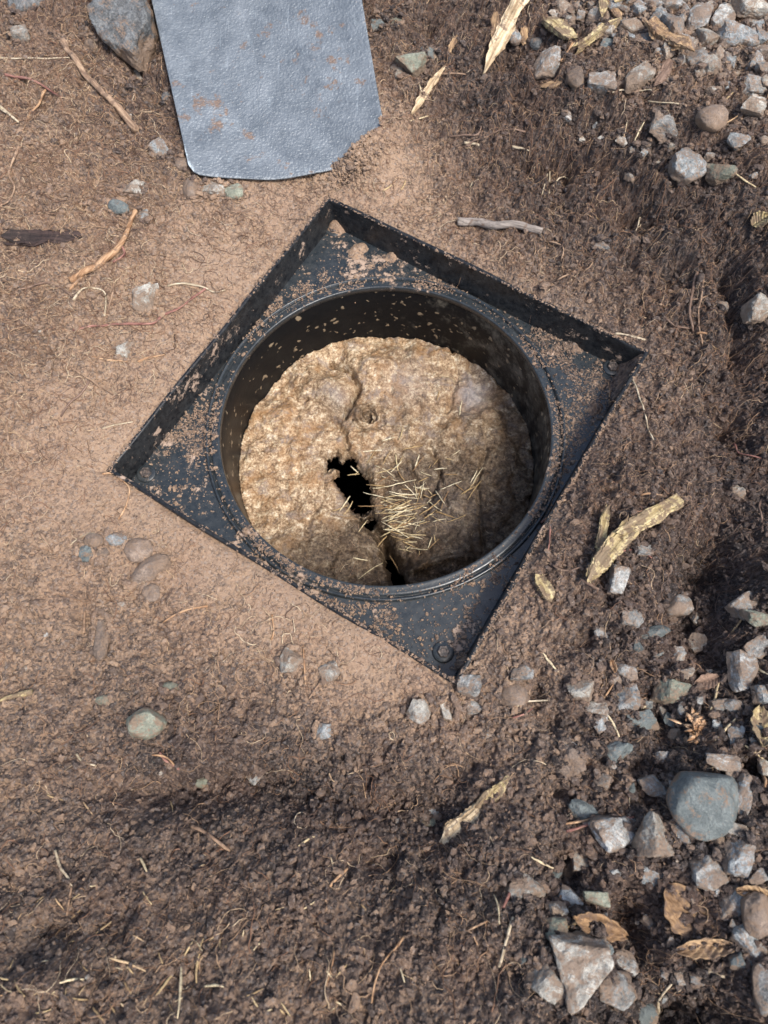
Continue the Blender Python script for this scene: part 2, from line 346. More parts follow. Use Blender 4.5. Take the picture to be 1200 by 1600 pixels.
def terrain(x, y):
    base = tps(np.clip(x, -.9, .9), np.clip(y, -.9, 1.0))
    wx = x+.005*fbm2(x, y, .02, 3, 91)+.0011*fbm2(x, y, .006, 2, 93); wy = y+.005*fbm2(x, y, .02, 3, 92)+.0011*fbm2(x, y, .006, 2, 94)
    tone = region_tone(x, y); sm = smoothness(x, y)
    u, v = sq_local(x, y); sd = np.maximum(np.abs(u), np.abs(v))-HS
    near = sstep(.0, .035, sd)                                 # calm next to the rim
    rough = (1-.86*sm)*(.45+.9*tone)*(.35+.65*near)
    far = sstep(.62, 1.0, np.hypot(x, y-.05)); rough = rough*(1-.65*far)
    h = base*np.where(sd > 0, sstep(-.004, .03, sd)*.85+.15, .15)
    h = h+rough*(.011*fbm2(wx, wy, .055, 4, 1)+.006*fbm2(wx, wy, .018, 3, 5))
    c1, i1 = worley(wx, wy, .0135, 20, .45); c2, i2 = worley(wx, wy, .0075, 30, .65); c3, i3 = worley(wx, wy, .0042, 40, .8); c4, i4 = worley(x, y, .0026, 50, .9)
    bw = rough*(.6+.8*np.clip(fbm2(x, y, .05, 2, 77)+.5, 0, 1))
    c0, i0 = worley(wx, wy, .024, 10, .35)
    h = h+bw*(.36*c0+.46*c1+.66*c2+.78*c3)+(.12+.7*rough)*.62*c4+rough*.0034*fbm2(wx, wy, .0075, 3, 97)
    h = h-rough*.0032*np.clip(.5-np.abs(fbm2(wx, wy, .016, 3, 66))*4, 0, 1)-rough*.0010*np.clip(.5-np.abs(fbm2(wx, wy, .007, 2, 67))*4, 0, 1)
    for px, py, ax, ay, rot, dp in pits:
        p = at_z(px, py, .0); m = .00062; cR, sR = math.cos(rot), math.sin(rot); dx, dy = wx-p[0], wy-p[1]
        h = h-1.35*dp*np.exp(-(((dx*cR+dy*sR)/(ax*m*1.15))**2+((-dx*sR+dy*cR)/(ay*m*1.15))**2))*near
    h = h+.0020*(fbm2(x, y, .004, 3, 60))*(.45+.8*rough)
    idv = np.where(c4 > .0004, i4, np.where(c3 > .001, i3, i2))
    # the soil stands a few millimetres below the rim and drops away under the plate
    bsd = poly_sd(x, y, blade_poly); tb = np.clip((y-blade_poly[1][1])/(blade_poly[0][1]-blade_poly[1][1]), 0, 1)
    cap = .006+.030*tb; h = np.where(bsd < .008, np.minimum(h, cap+np.clip(bsd+.004, 0, .02)*2.0), h)
    low = -.0045+.004*fbm2(x, y, .05, 2, 16)
    h = np.where((sd > -.003) & (sd < .012), np.minimum(h+low*(1-sstep(0, .012, sd)), .0045+sstep(0, .012, sd)*.02), h)
    ins = sstep(-.0035, -.0012, sd)
    under = np.full_like(h, -.058)
    for px, py, sg, hh, el in mounds:
        p = at_z(px, py, ZP); r2 = ((x-p[0])**2+(y-p[1])**2)/(sg*sg)
        under = np.maximum(under, ZP-.006+(hh+.006)*np.exp(-r2*1.3)+.5*c4+.4*c3+.35*c2+.006*fbm2(x, y, .012, 3, 33)*np.exp(-r2))
    rr = np.hypot(x, y); under = np.where(rr < RP+.016, -.058, under)
    h = h*ins+under*(1-ins)
    return h, np.clip(tone, 0, 1), idv, sd
pits = [(872,272,62,26,-.3,.030),(905,240,30,22,0,.014),(985,355,50,22,-.2,.026),(1128,470,16,60,.1,.020),(1150,560,20,40,0,.020),(1140,660,26,50,.2,.026),(1112,880,40,50,.3,.034),(1075,965,34,22,0,.022),
 (1105,1010,22,40,0,.020),(365,1225,110,26,.1,.030),(210,1240,60,20,0,.016),(470,1250,40,18,0,.010),(650,1262,110,30,.1,.026),(600,1345,46,22,0,.020),(730,1200,50,16,.35,.012),(890,1365,26,28,0,.026),(975,1445,26,34,0,.034),(1080,1592,60,34,0,.050),
 (604,12,26,22,0,.026),(668,70,18,24,0,.014),(790,130,50,24,.5,.016),(720,195,40,20,-.3,.012),(1110,205,22,16,0,.014),(684,1292,26,18,0,.018),(840,1080,20,26,0,.016),(1040,1140,24,40,0,.020),(1050,440,22,22,0,.014),
 (225,130,20,40,.3,.014),(250,170,16,30,0,.014),(130,960,14,30,.1,.014),(80,200,24,14,0,.008),(130,1440,50,18,.1,.018),(40,1370,40,20,0,.014),(330,1500,30,16,0,.012),(760,1500,40,20,0,.014),(540,1560,50,18,0,.014),(1000,1210,20,30,0,.018),(1150,1200,26,14,0,.02),
 (560,660+460,30,10,0,.006),(870,1130,20,14,0,.010),(920,990,40,14,.4,.012),(860,1240,30,18,.3,.012),(145,870,40,24,0,-.003)]
mounds = [(526,356,.014,.012,0),(700,428,.012,.006,0),(996,584,.020,.040,0),(972,600,.011,.016,0),(985,612,.018,.030,0),(730,1040,.010,.012,0),
          (560,392,.016,.004,0),(900,540,.014,.004,0),(930,640,.012,.004,0),(610,400,.014,.003,0)]
GH, GT, GI, GSD = terrain(GX, GY)
ny, nx = GX.shape
idx = np.arange(ny*nx).reshape(ny, nx)
Q = np.stack([idx[:-1, :-1], idx[:-1, 1:], idx[1:, 1:], idx[1:, :-1]], -1).reshape(-1, 4)
cr_ = np.hypot(GX, GY)[:-1, :-1].ravel()
Q = Q[cr_ > RP+.006]
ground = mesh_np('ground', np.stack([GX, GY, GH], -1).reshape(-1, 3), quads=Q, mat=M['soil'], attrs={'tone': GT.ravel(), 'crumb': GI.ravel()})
tag(ground, 'dug brown soil around the square collar, tan on the left and dark on the right', 'ground', kind='structure')
def gh(x, y):
    x = np.asarray(x, float); y = np.asarray(y, float)
    i = np.clip(np.searchsorted(xs, x)-1, 0, nx-2); j = np.clip(np.searchsorted(ys, y)-1, 0, ny-2)
    fx = (x-xs[i])/(xs[i+1]-xs[i]); fy = (y-ys[j])/(ys[j+1]-ys[j])
    return (GH[j, i]*(1-fx)+GH[j, i+1]*fx)*(1-fy)+(GH[j+1, i]*(1-fx)+GH[j+1, i+1]*fx)*fy
GS = GH.copy()                                                  # smoothed copy for resting larger things
for _ in range(5):
    GS[1:-1, 1:-1] = (GS[1:-1, 1:-1]*2+GS[:-2, 1:-1]+GS[2:, 1:-1]+GS[1:-1, :-2]+GS[1:-1, 2:])/6
def on_ground(px, py):
    z = .01
    for _ in range(14):
        p = at_z(px, py, z); z = z*.5+float(gh(p[0], p[1]))*.5
    p = at_z(px, py, z); return p
def mpp(p): return float(np.linalg.norm(np.array(p)-CAM)*math.cos(0.0))/F
def depth(p): return -float((np.array(p)-CAM) @ RC[:, 2])

# ------------------------------------------------------------------ the collar
collar = empty('pipe_collar', (0, 0, ZP))
tag(collar, 'square black plastic pipe collar with raised rim and round opening, set into the soil', 'pipe collar')
def cpart(o):
    o.parent = collar; o.matrix_parent_inverse.identity(); o.location = (0, 0, -ZP); return o
# base plate: rays from the ring to the square
nseg = 256; V = []; P = []
RO = .1905
radii = [0, .3, .6, .85, 1]
for k in range(nseg):
    a = -math.pi/4+2*math.pi*k/nseg
    c, s = math.cos(a), math.sin(a); rs = (HS-.0035)/max(abs(c), abs(s))
    for t in radii:
        r = RO+(rs-RO)*t; x, y = sq_world(r*c, r*s)
        V.append((x, y, ZP+.0012*math.sin(3*a+1)*t))
nr = len(radii)
for k in range(nseg):
    k2 = (k+1) % nseg
    for i in range(nr-1): P.append((k*nr+i, k*nr+i+1, k2*nr+i+1, k2*nr+i))
cpart(mesh_np('base_plate', V, polys=P, mat=M['plate']))
# rim: profile swept round the square, a little bowed
prof = [(HS-.0060, ZP-.001), (HS-.0044, ZP+.004), (HS-.0030, -.004), (HS-.0026, -.0012), (HS-.0016, 0), (HS+.0006, 0), (HS+.0016, -.0012), (HS+.0018, -.004), (HS+.0018, -.05)]
V = []; P = []; NS = 60
cors = [(-1, 1), (1, 1), (1, -1), (-1, -1)]
for e in range(4):
    (a0, b0), (a1, b1) = cors[e], cors[(e+1) % 4]
    for k in range(NS):
        t = k/NS; a = a0+(a1-a0)*t; b = b0+(b1-b0)*t
        bow = math.sin(math.pi*t)*(-.0012 if e % 2 else .0010)+.0005*math.sin(t*17+e)
        for (r, z) in prof:
            rr = r+bow*(1 if z > ZP+.006 else 0)
            uu, vv = a*rr, b*rr
            if abs(a) == 1 and 0 < t: uu = a*rr; vv = b*r
            if abs(b) == 1 and 0 < t: vv = b*rr; uu = a*r
            x, y = sq_world(uu, vv); V.append((x, y, z+(.0012*math.sin(t*5+e*2) if z > -.006 else 0)))
n4 = 4*NS; m_ = len(prof)
for k in range(n4):
    k2 = (k+1) % n4
    for i in range(m_-1): P.append((k*m_+i, k2*m_+i, k2*m_+i+1, k*m_+i+1))
rim = cpart(mesh_np('rim', V, polys=P, mat=M['rim']))
def lathe(name, prof, mat, n=256, wob=0):
    V = []; P = []
    for k in range(n):
        a = 2*math.pi*k/n; wv = wob*math.sin(5*a+1)
        for r, z in prof: V.append(((r+wv)*math.cos(a), (r+wv)*math.sin(a), z))
    m = len(prof)
    for k in range(n):
        k2 = (k+1) % n
        for i in range(m-1): P.append((k*m+i, k*m+i+1, k2*m+i+1, k2*m+i))
    return mesh_np(name, V, polys=P, mat=mat)
cpart(lathe('mounting_ring', [(.1925, ZP-.002), (.1924, ZP+.0012), (.1918, ZP+.0040), (.1906, ZP+.0050), (.1892, ZP+.0046), (.1884, ZP+.0004), (.1872, ZP-.0008), (.1862, ZP+.0024), (.1852, ZP+.0034),
    (.1835, ZP+.0036), (.1795, ZP+.0034), (.1782, ZP+.0040), (.1768, ZP+.0036), (.1763, ZP+.0025), (.1763, ZP-.004), (.1772, ZP-.0045)], M['ring']))
cpart(lathe('pipe_wall', [(.1769, ZP-.0035), (.1766, ZP-.006), (.1752, ZP-.012), (.1748, ZP-.03), (.1745, ZS-.02), (.174, -.40)], M['pipe'], wob=.0003))
# dark water far below
wm = NT('dark_water'); M['water'] = wm.out((.004, .005, .007), .05, bump=wm.noise(20), dist=.001, strength=.2)
V = [(0, 0, -.36)]+[(.1738*math.cos(2*math.pi*k/64), .1738*math.sin(2*math.pi*k/64), -.36) for k in range(64)]
tag(mesh_np('water', V, polys=[(0, 1+k, 1+(k+1) % 64) for k in range(64)], mat=M['water']), 'black water deep inside the pipe below the crust', 'water', kind='structure')
# bolts
mb = NT('dull_bolt_metal'); nb = mb.noise(250, 5, .7); M['bolt'] = mb.out(mb.ramp(nb, [(.35, (.015, .016, .018)), (.5, (.07, .055, .048)), (.65, (.24, .18, .14))]), .5, bump=nb, dist=.0008)
def bolt(u, v, label):
    x, y = sq_world(u, v)
    wv = lathe_at('bolt', [(.0001, .0040), (.0032, .0040), (.0036, .0048), (.0052, .0048), (.0058, .0042), (.006, .0010)], 6, (x, y, ZP), M['bolt'])
    wv['label'] = label; wv.parent = collar; wv.location = (x, y, 0.0006)
    ws = lathe_at('washer', [(.0045, .0016), (.0095, .0016), (.0102, .0010), (.0104, -.001)], 32, (0, 0, 0), M['plate']); ws.parent = wv; ws.location = (0, 0, 0)
def lathe_at(name, prof, n, loc, mat):
    V = []; P = []; m = len(prof); N = 24 if n == 6 else n
    for k in range(N):
        a = 2*math.pi*k/N
        hexf = 1.0
        if n == 6: hexf = .88/max(math.cos((a % (math.pi/3))-math.pi/6), .1)
        for r, z in prof: V.append((r*hexf*math.cos(a), r*hexf*math.sin(a), z))
    for k in range(N):
        k2 = (k+1) % N
        for i in range(m-1): P.append((k*m+i, k2*m+i, k2*m+i+1, k*m+i+1))
    return mesh_np(name, V, polys=P, mat=mat, smooth=(n != 6))
for px, py, lb in ((521, 356, 'mud caked bolt head in the top corner'), (227, 738, 'shiny black bolt head in the left corner'), (958, 572, 'black bolt head half under soil in the right corner'), (693, 1018, 'rusty mud ringed bolt head in the bottom corner')):
    p = at_z(px, py, ZP+.004); u, v = sq_local(p[0], p[1]); bolt(u, v, lb)

# ------------------------------------------------------------------ the crust inside the pipe
def sp(px, py): p = at_z(px, py, ZS); return (p[0], p[1])
def seg_d(x, y, pts):
    d = np.full_like(x, 1e9)
    for (ax, ay), (bx, by) in zip(pts[:-1], pts[1:]):
        ex, ey = bx-ax, by-ay; t = np.clip(((x-ax)*ex+(y-ay)*ey)/(ex*ex+ey*ey), 0, 1); d = np.minimum(d, np.hypot(x-ax-t*ex, y-ay-t*ey))
    return d
g1 = np.arange(-.176, .176, .0008); SX, SY = np.meshgrid(g1, g1)
WX = SX+.003*fbm2(SX, SY, .008, 3, 2); WY = SY+.003*fbm2(SX, SY, .008, 3, 3)
hole = [sp(*q) for q in ((512,716),(526,710),(534,722),(540,708),(553,714),(560,734),(574,750),(580,772),(577,795),(566,799),(552,794),(541,775),(528,757),(520,752),(532,738),(524,730),(512,735))]
hole2 = [sp(*q) for q in ((563,803),(578,800),(586,807),(578,813),(566,812))]
hole3 = [sp(*q) for q in ((600,846),(612,852),(618,872),(632,890),(640,912),(612,912),(606,880))]
hd = np.minimum(np.minimum(poly_sd(WX, WY, hole), poly_sd(WX, WY, hole2)+.0005), poly_sd(WX, WY, hole3)+.0015)
hd = hd+.0022*fbm2(SX, SY, .004, 3, 8)
def blob(px, py, r, ax=1., ay=1., rot=0.):
    cx, cy = sp(px, py); dx, dy = WX-cx, WY-cy; c, s = math.cos(rot), math.sin(rot)
    return np.exp(-(((dx*c+dy*s)/(r*ax))**2+((-dx*s+dy*c)/(r*ay))**2))
c1, i1 = worley(WX, WY, .010, 120, .6); c2, i2 = worley(WX, WY, .0048, 130, .7); c3, i3 = worley(SX, SY, .0025, 140, .6)
left = sstep(.03, -.05, SX)
HZ = ZS-.002+.016*fbm2(WX, WY, .06, 3, 50)+.006*fbm2(WX, WY, .018, 3, 55)+.10*c1+.16*c2*(.2+.8*left)+.30*c3*(.25+.9*left)-.012*np.clip(.22-np.abs(fbm2(WX, WY, .045, 3, 58)), 0, 1)+.0016*fbm2(SX, SY, .005, 3, 59)
HZ += .010*np.abs(fbm2(WX*1.2+WY*.5, WY*.7, .03, 3, 71))*(1-left)          # folded skin on the right
HZ += .020*blob(505, 608, .026, 1.4, .8, -.5)+.010*blob(600, 570, .03)+.008*blob(430, 700, .05)+.008*blob(740, 700, .05)
HZ -= .014*blob(575, 650, .010)-.008*np.clip(np.exp(-((np.hypot(WX-sp(575,650)[0], WY-sp(575,650)[1])-.013)/.004)**2), 0, 1)
HZ += .012*blob(600, 742, .014, 1.6, .7, -.9)
for pts, dp, wd in (([(520,568),(548,582),(560,606),(552,632),(536,652)], .016, .0030), ([(524,655),(540,678),(543,700)], .013, .0030), ([(560,670),(600,660),(592,640)], .006, .003),
                    ([(577,812),(600,840),(612,870),(628,912)], .030, .0065), ([(600,840),(650,900),(700,905)], .012, .006), ([(700,520),(716,580),(700,640)], .004, .003), ([(760,700),(745,760),(758,850)], .006, .003),
                    ([(640,720),(662,770)], .006, .0025), ([(690,735),(665,800)], .006, .0025), ([(672,690),(690,735),(700,790)], .005, .002)):
    dd = seg_d(WX, WY, [sp(*q) for q in pts]); HZ -= dp*np.exp(-(dd/wd)**2)
HZ += .010*np.exp(-(seg_d(WX, WY, [sp(*q) for q in ((645,890),(680,878),(735,872))])/.0045)**2)
HZ -= .010*np.exp(-(np.maximum(hd, 0)/.004)**2)
HZ -= .012*blob(640, 850, .035, 1, .8)+.004*blob(690, 790, .04)
rr = np.hypot(SX, SY); HZ += .004*np.clip(fbm2(SX, SY, .02, 3, 9), 0, 1)*sstep(.165, .174, rr)
wet = np.clip(1.3*blob(700, 800, .075, 1.1, .85, .6)+1.2*blob(620, 880, .070, 1.5, .6)+.5*blob(640, 740, .04)+.4*blob(570, 650, .012)+.7*np.exp(-(np.maximum(hd, 0)/.006)**2)*.7+.45*blob(820, 660, .050)+.65*blob(810, 770, .05)+.35*blob(740, 650, .05)+.35*blob(625, 640, .025)+.35*blob(560, 640, .02)+.35*blob(515, 640, .018)+.25*blob(640, 560, .03)+.3*blob(560, 860, .04)+.35*blob(480, 880, .05)+.25*blob(520, 600, .02), 0, 1)  # damp brown patches, plus the rim's shadow painted in at lower right
grey = np.clip(.9*blob(738, 612, .020, .9, 1.2)+.15*blob(690, 790, .035)+.5*blob(530, 625, .012)+.35*blob(640, 600, .03)*1.0, 0, 1)
ii = np.arange(SX.size).reshape(SX.shape)
Qs = np.stack([ii[:-1, :-1], ii[:-1, 1:], ii[1:, 1:], ii[1:, :-1]], -1).reshape(-1, 4)
ok = ((rr < .1746) & (hd > 0)).ravel()
Qs = Qs[ok[Qs].all(1)]
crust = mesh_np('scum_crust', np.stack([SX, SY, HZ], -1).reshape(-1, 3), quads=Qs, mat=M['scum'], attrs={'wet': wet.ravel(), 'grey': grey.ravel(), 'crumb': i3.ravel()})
sol = crust.modifiers.new('thickness', 'SOLIDIFY'); sol.thickness = .009; sol.offset = -1
tag(crust, 'lumpy tan dried scum crust with a black hole, floating inside the round pipe', 'scum crust')
def sh(x, y):
    i = np.clip(((np.asarray(x)+.176)/.0008).astype(int), 0, len(g1)-1); j = np.clip(((np.asarray(y)+.176)/.0008).astype(int), 0, len(g1)-1)
    return HZ[j, i]

# ------------------------------------------------------------------ scattered soil crumbs (uncountable)
def ico(sub):
    import bmesh
    bm = bmesh.new(); bmesh.ops.create_icosphere(bm, subdivisions=sub, radius=1)
    V = np.array([v.co[:] for v in bm.verts]); T = np.array([[v.index for v in f.verts] for f in bm.faces]); bm.free(); return V, T
IV0, IT0 = ico(1); IV1, IT1 = ico(2); IV3, IT3 = ico(4); IV4, IT4 = ico(5)
def crumbs(name, C, rad, tone, label, mat=None, flat=.75, sub=(IV1, IT1)):
    V0, T0 = sub; n = len(C); var = []
    for k in range(10):
        d = 1+.95*fbm3(V0*1.7+k*7, .9, 3, k); var.append(V0*d[:, None])
    var = np.array(var)[rng.integers(0, 10, n)]
    a = rng.uniform(0, 6.283, n); b = rng.uniform(0, 6.283, n)
    ca_, sa_ = np.cos(a)[:, None], np.sin(a)[:, None]; cb, sb = np.cos(b)[:, None], np.sin(b)[:, None]
    x, y, z = var[..., 0]*1.25, var[..., 1]*.75, var[..., 2]*.8
    y, z = y*cb-z*sb, y*sb+z*cb
    x, y = x*ca_-y*sa_, x*sa_+y*ca_
    V = np.stack([x, y, z*flat], -1)*rad[:, None, None]+C[:, None, :]
    T = T0[None]+(np.arange(n)*len(V0))[:, None, None]
    o = mesh_np(name, V.reshape(-1, 3), tris=T.reshape(-1, 3), mat=mat or M['soil'], smooth=False,
                attrs={'tone': np.repeat(tone, len(V0)), 'crumb': np.repeat(rng.random(n), len(V0))})
    return tag(o, label, 'soil crumbs', kind='stuff')
N = 110000
X = rng.uniform(-.53, .53, N*2); Y = rng.uniform(-.56, .65, N*2)
u, v = sq_local(X, Y); sd = np.maximum(abs(u), abs(v))-HS; sm = smoothness(X, Y); to = region_tone(X, Y)
keep = (sd > .0) & (rng.random(N*2) < (1-.75*sm)*(.5+.5*to)); X, Y, to = X[keep][:N], Y[keep][:N], to[keep][:N]
rad = .0008*np.exp(rng.normal(0, .35, len(X))); rad = np.minimum(rad, .002)
crumbs('soil_grains', np.stack([X, Y, gh(X, Y)+rad*.5], -1), rad, np.clip(to-.04+rng.normal(0, .16, len(X)), 0, 1), 'fine soil grains covering all the dug ground', sub=(IV0, IT0))
N = 34000
X = rng.uniform(-.53, .53, N*2); Y = rng.uniform(-.56, .65, N*2)
u, v = sq_local(X, Y); sd = np.maximum(abs(u), abs(v))-HS; sm = smoothness(X, Y); to = region_tone(X, Y)
keep = (sd > .004) & (rng.random(N*2) < (1-.9*sm)*(.35+.65*to)*(1-.5*(Y > -.1))); X, Y, to = X[keep][:N], Y[keep][:N], to[keep][:N]
rad = .0013*np.exp(rng.normal(0, .42, len(X)))+.0002; rad = np.minimum(rad, .0048)
crumbs('soil_crumbs', np.stack([X, Y, gh(X, Y)+rad*.35], -1), rad, np.clip(to-.08+rng.normal(0, .08, len(X)), 0, 1), 'loose soil crumbs lying all over the dug ground')
# crumbs on the plate, the ring and the rim
N = 24000
X = rng.uniform(-.28, .28, N*6); Y = rng.uniform(-.28, .28, N*6); u, v = sq_local(X, Y); sd = np.maximum(abs(u), abs(v))-HS; rr = np.hypot(X, Y)
dn = fbm2(X, Y, .045, 3, 400)+.5*fbm2(X, Y, .010, 3, 401)
right = sstep(-.05, .15, X)
k1 = (sd < -.006) & (rr > .1785) & (dn > .17-.17*right) & ~((rr > .1875) & (rr < .1925) & (rng.random(len(X)) < .5))
k1 |= (sd < -.006) & (rr > .1785) & (rng.random(len(X)) < .10)
X, Y = X[k1][:N], Y[k1][:N]; rr = np.hypot(X, Y)
rad = .00048*np.exp(rng.normal(0, .5, len(X)))+.0001; rad = np.minimum(rad, .0022)
zb = np.where(rr < .1865, ZP+.0034, np.where(rr < .1925, ZP+.0042, ZP))
crumbs('soil_crumbs', np.stack([X, Y, zb+rad*.4], -1), rad, np.clip(rng.normal(.22, .15, len(X))+.25*sstep(.0, .2, X), 0, 1), 'fine soil crumbs sprinkled on the black plate and ring')
# on the rim's top edge
N = 2600; t = rng.uniform(-1, 1, N); e = rng.integers(0, 4, N); off = rng.normal(.0, .0011, N)
r_ = HS-.0005+off; u = np.where(e == 0, r_, np.where(e == 1, -r_, t*HS)); v = np.where(e < 2, t*HS, np.where(e == 2, r_, -r_))
X, Y = sq_world(u, v); rad = .0005*np.exp(rng.normal(0, .5, N))+.0001; rad = np.minimum(rad, .002)
crumbs('soil_crumbs', np.stack([X, Y, np.maximum(gh(X, Y), -.0002)+rad*.2], -1), rad, rng.uniform(.05, .5, N), 'soil crumbs caught along the top edge of the rim')

# ------------------------------------------------------------------ fine rootlets (uncountable)
def fibres(name, X, Y, L, rad, K, curl, lift, hf, cval, mat, label, cat, sides=4, tone=None):
    n = len(X); h = rng.uniform(0, 6.283, n); P = np.zeros((n, K, 3)); x, y = X.copy(), Y.copy(); cu = rng.normal(0, curl, n)
    for k in range(K):
        P[:, k, 0] = x; P[:, k, 1] = y
        h = h+cu/K+rng.normal(0, curl*.6, n)/math.sqrt(K); x = x+np.cos(h)*L/(K-1); y = y+np.sin(h)*L/(K-1)
    s = np.linspace(0, 1, K)[None]
    base = hf(P[..., 0], P[..., 1])
    if K > 3: base = (base+np.roll(base, 1, 1)+np.roll(base, -1, 1))/3 if False else base
    sm = base.copy(); sm[:, 1:-1] = (base[:, :-2]+base[:, 1:-1]*2+base[:, 2:])/4; base = np.maximum(sm, base)
    P[..., 2] = base+rad[:, None]*.6+lift[:, None]*np.sin(s*math.pi*rng.uniform(.5, 1.1, n)[:, None])
    T = np.gradient(P, axis=1); T /= np.linalg.norm(T, axis=2, keepdims=True)+1e-9
    A = np.cross(T, np.array([0.01, .02, 1.0])); A /= np.linalg.norm(A, axis=2, keepdims=True)+1e-9; B = np.cross(A, T)
    tp_ = (rad[:, None]*(1-.65*s))[..., None]
    ring = [P+tp_*(math.cos(2*math.pi*j/sides)*A+math.sin(2*math.pi*j/sides)*B) for j in range(sides)]
    V = np.stack(ring, 2)                                                       # n,K,sides,3
    i0 = (np.arange(n)*K*sides)[:, None, None]+(np.arange(K-1)*sides)[None, :, None]+np.arange(sides)[None, None]
    i1 = (np.arange(n)*K*sides)[:, None, None]+(np.arange(K-1)*sides)[None, :, None]+((np.arange(sides)+1) % sides)[None, None]
    Qf = np.stack([i0, i1, i1+sides, i0+sides], -1).reshape(-1, 4)
    o = mesh_np(name, V.reshape(-1, 3), quads=Qf, mat=mat, attrs={'crumb': np.repeat(cval, K*sides)})
    return tag(o, label, cat, kind='stuff')
M['rootlet'] = mat_fibre('rootlets', [(.05, .03, .022), (.14, .08, .05), (.24, .13, .08), (.32, .20, .12), (.45, .31, .19), (.62, .50, .34)])
M['needle'] = mat_fibre('needles', [(.20, .11, .05), (.40, .28, .13), (.58, .48, .28), (.72, .64, .45)])
M['straw'] = mat_fibre('straw', [(.30, .20, .10), (.46, .34, .18), (.66, .55, .35), (.40, .24, .12)])
N = 24000
X = rng.uniform(-.53, .53, N*3); Y = rng.uniform(-.56, .65, N*3); u, v = sq_local(X, Y); sd = np.maximum(abs(u), abs(v))-HS
to = region_tone(X, Y); sm = smoothness(X, Y); dn = fbm2(X, Y, .06, 3, 500)
keep = (sd > .012) & (rng.random(N*3) < np.clip((.20+.6*(Y > -.02)+1.4*np.clip(dn, -.2, .6))*(1-.8*sm), .03, 1)); X, Y = X[keep][:N], Y[keep][:N]
n = len(X); to = region_tone(X, Y)
L = .007*np.exp(rng.normal(0, .6, n))+.003; L = np.minimum(L, .04)
fibres('fine_roots', X, Y, L, .00021*np.exp(rng.normal(0, .4, n))+.00008, 9, 1.7, np.minimum(L*.14, .003), gh, np.clip(rng.beta(1.5, 1.7, n)*1.05+.08-.18*to, 0, 1), M['rootlet'],
       'tangled fine brown rootlets matted through the soil', 'rootlets')
N = 2600
X = rng.uniform(-.53, .3, N*8); Y = rng.uniform(-.56, .65, N*8); q0 = at_z(120, 200, .02); q1 = at_z(60, 520, .02)
wgt = np.exp(-((X-q0[0])**2+(Y-q0[1])**2)/.02)+.7*np.exp(-((X-q1[0])**2+(Y-q1[1])**2)/.02)+.10; u, v = sq_local(X, Y); sd = np.maximum(abs(u), abs(v))-HS
keep = (rng.random(N*8) < wgt) & (sd > .012) & (poly_sd(X, Y, blade_poly) > .005); X, Y = X[keep][:N], Y[keep][:N]; n = len(X)
fibres('pale_rootlets', X, Y, rng.uniform(.012, .045, n), .00028*np.exp(rng.normal(0, .35, n))+.0001, 12, 2.4, rng.uniform(.0005, .003, n), gh, np.clip(rng.beta(2.2, 1.6, n), 0, 1), M['rootlet'],
       'pale wiry rootlets tangled in the tan soil at the left', 'rootlets')
M['peat'] = mat_fibre('peat_fibres', [(.035, .024, .022), (.075, .05, .042), (.13, .085, .068), (.20, .13, .095), (.30, .20, .14), (.50, .38, .26)])
N = 62000
X = rng.uniform(-.53, .53, N*4); Y = rng.uniform(-.56, .65, N*4); u, v = sq_local(X, Y); sd = np.maximum(abs(u), abs(v))-HS
to = region_tone(X, Y); sm = smoothness(X, Y); dn = fbm2(X, Y, .03, 3, 510)
keep = (sd > .006) & (rng.random(N*4) < np.clip((to*1.0-.05+1.2*np.clip(dn, -.3, .5))*(1-.6*sm)*(.30+.70*sstep(-.32, -.05, Y+.35*X)), .02, 1)); X, Y = X[keep][:N], Y[keep][:N]
n = len(X); to = region_tone(X, Y); L = np.minimum(.0055*np.exp(rng.normal(0, .5, n))+.002, .022)
fibres('peat_fibres', X, Y, L, .00020*np.exp(rng.normal(0, .35, n))+.00008, 6, 1.3, np.minimum(L*.22, .0025), gh, np.clip(rng.beta(1.4, 1.8, n)+.15-.25*to, 0, 1), M['peat'],
       'matted short dark peat fibres over the moist soil', 'peat', sides=3)
# ------------------------------------------------------------------ stones
def stone_mesh(seed, sx, sy, sz, kind, big=False):
    V0, T0 = (IV4, IT4) if big else (IV3, IT3); r = np.random.default_rng(seed)
    if kind == 'round':
        p = V0*(1+.30*fbm3(V0+seed % 97, 1.1, 3, seed % 1000))[:, None]; p = p*(1+.07*fbm3(V0*3+seed % 13, 1, 4, 5, .6))[:, None]
        for _ in range(3):
            nn = r.normal(size=3); nn /= np.linalg.norm(nn); dd = p@nn; lim = r.uniform(.62, .9); p = p-np.maximum(dd-lim, 0)[:, None]*.85*nn
    else:
        nf = r.integers(7, 12); nn = r.normal(size=(nf, 3)); nn /= np.linalg.norm(nn, axis=1)[:, None]
        nn = np.vstack([nn, np.eye(3), -np.eye(3)]); dist = np.r_[r.uniform(.48, .95, nf), r.uniform(.80, 1.0, 6)]
        dots = V0@nn.T; q = dist/np.maximum(dots, 1e-3); q = np.sort(q, axis=1)
        k = 60.0 if not big else 20.0; e = np.exp(-k*(q-q[:, :1])); rad = q[:, 0]-np.log(e[:, :5].sum(1))/k*.8
        p = V0*rad[:, None]
        p = p*(1+.16*fbm3(p+seed % 89, .6, 4, seed % 1000)+.10*fbm3(p+3, .2, 3, 9))[:, None]
    ext = (p.max(0)-p.min(0))/2; p = (p-(p.max(0)+p.min(0))/2)/ext
    return p*np.array([sx, sy, sz]), T0
stone_n = [0]; skirt = []
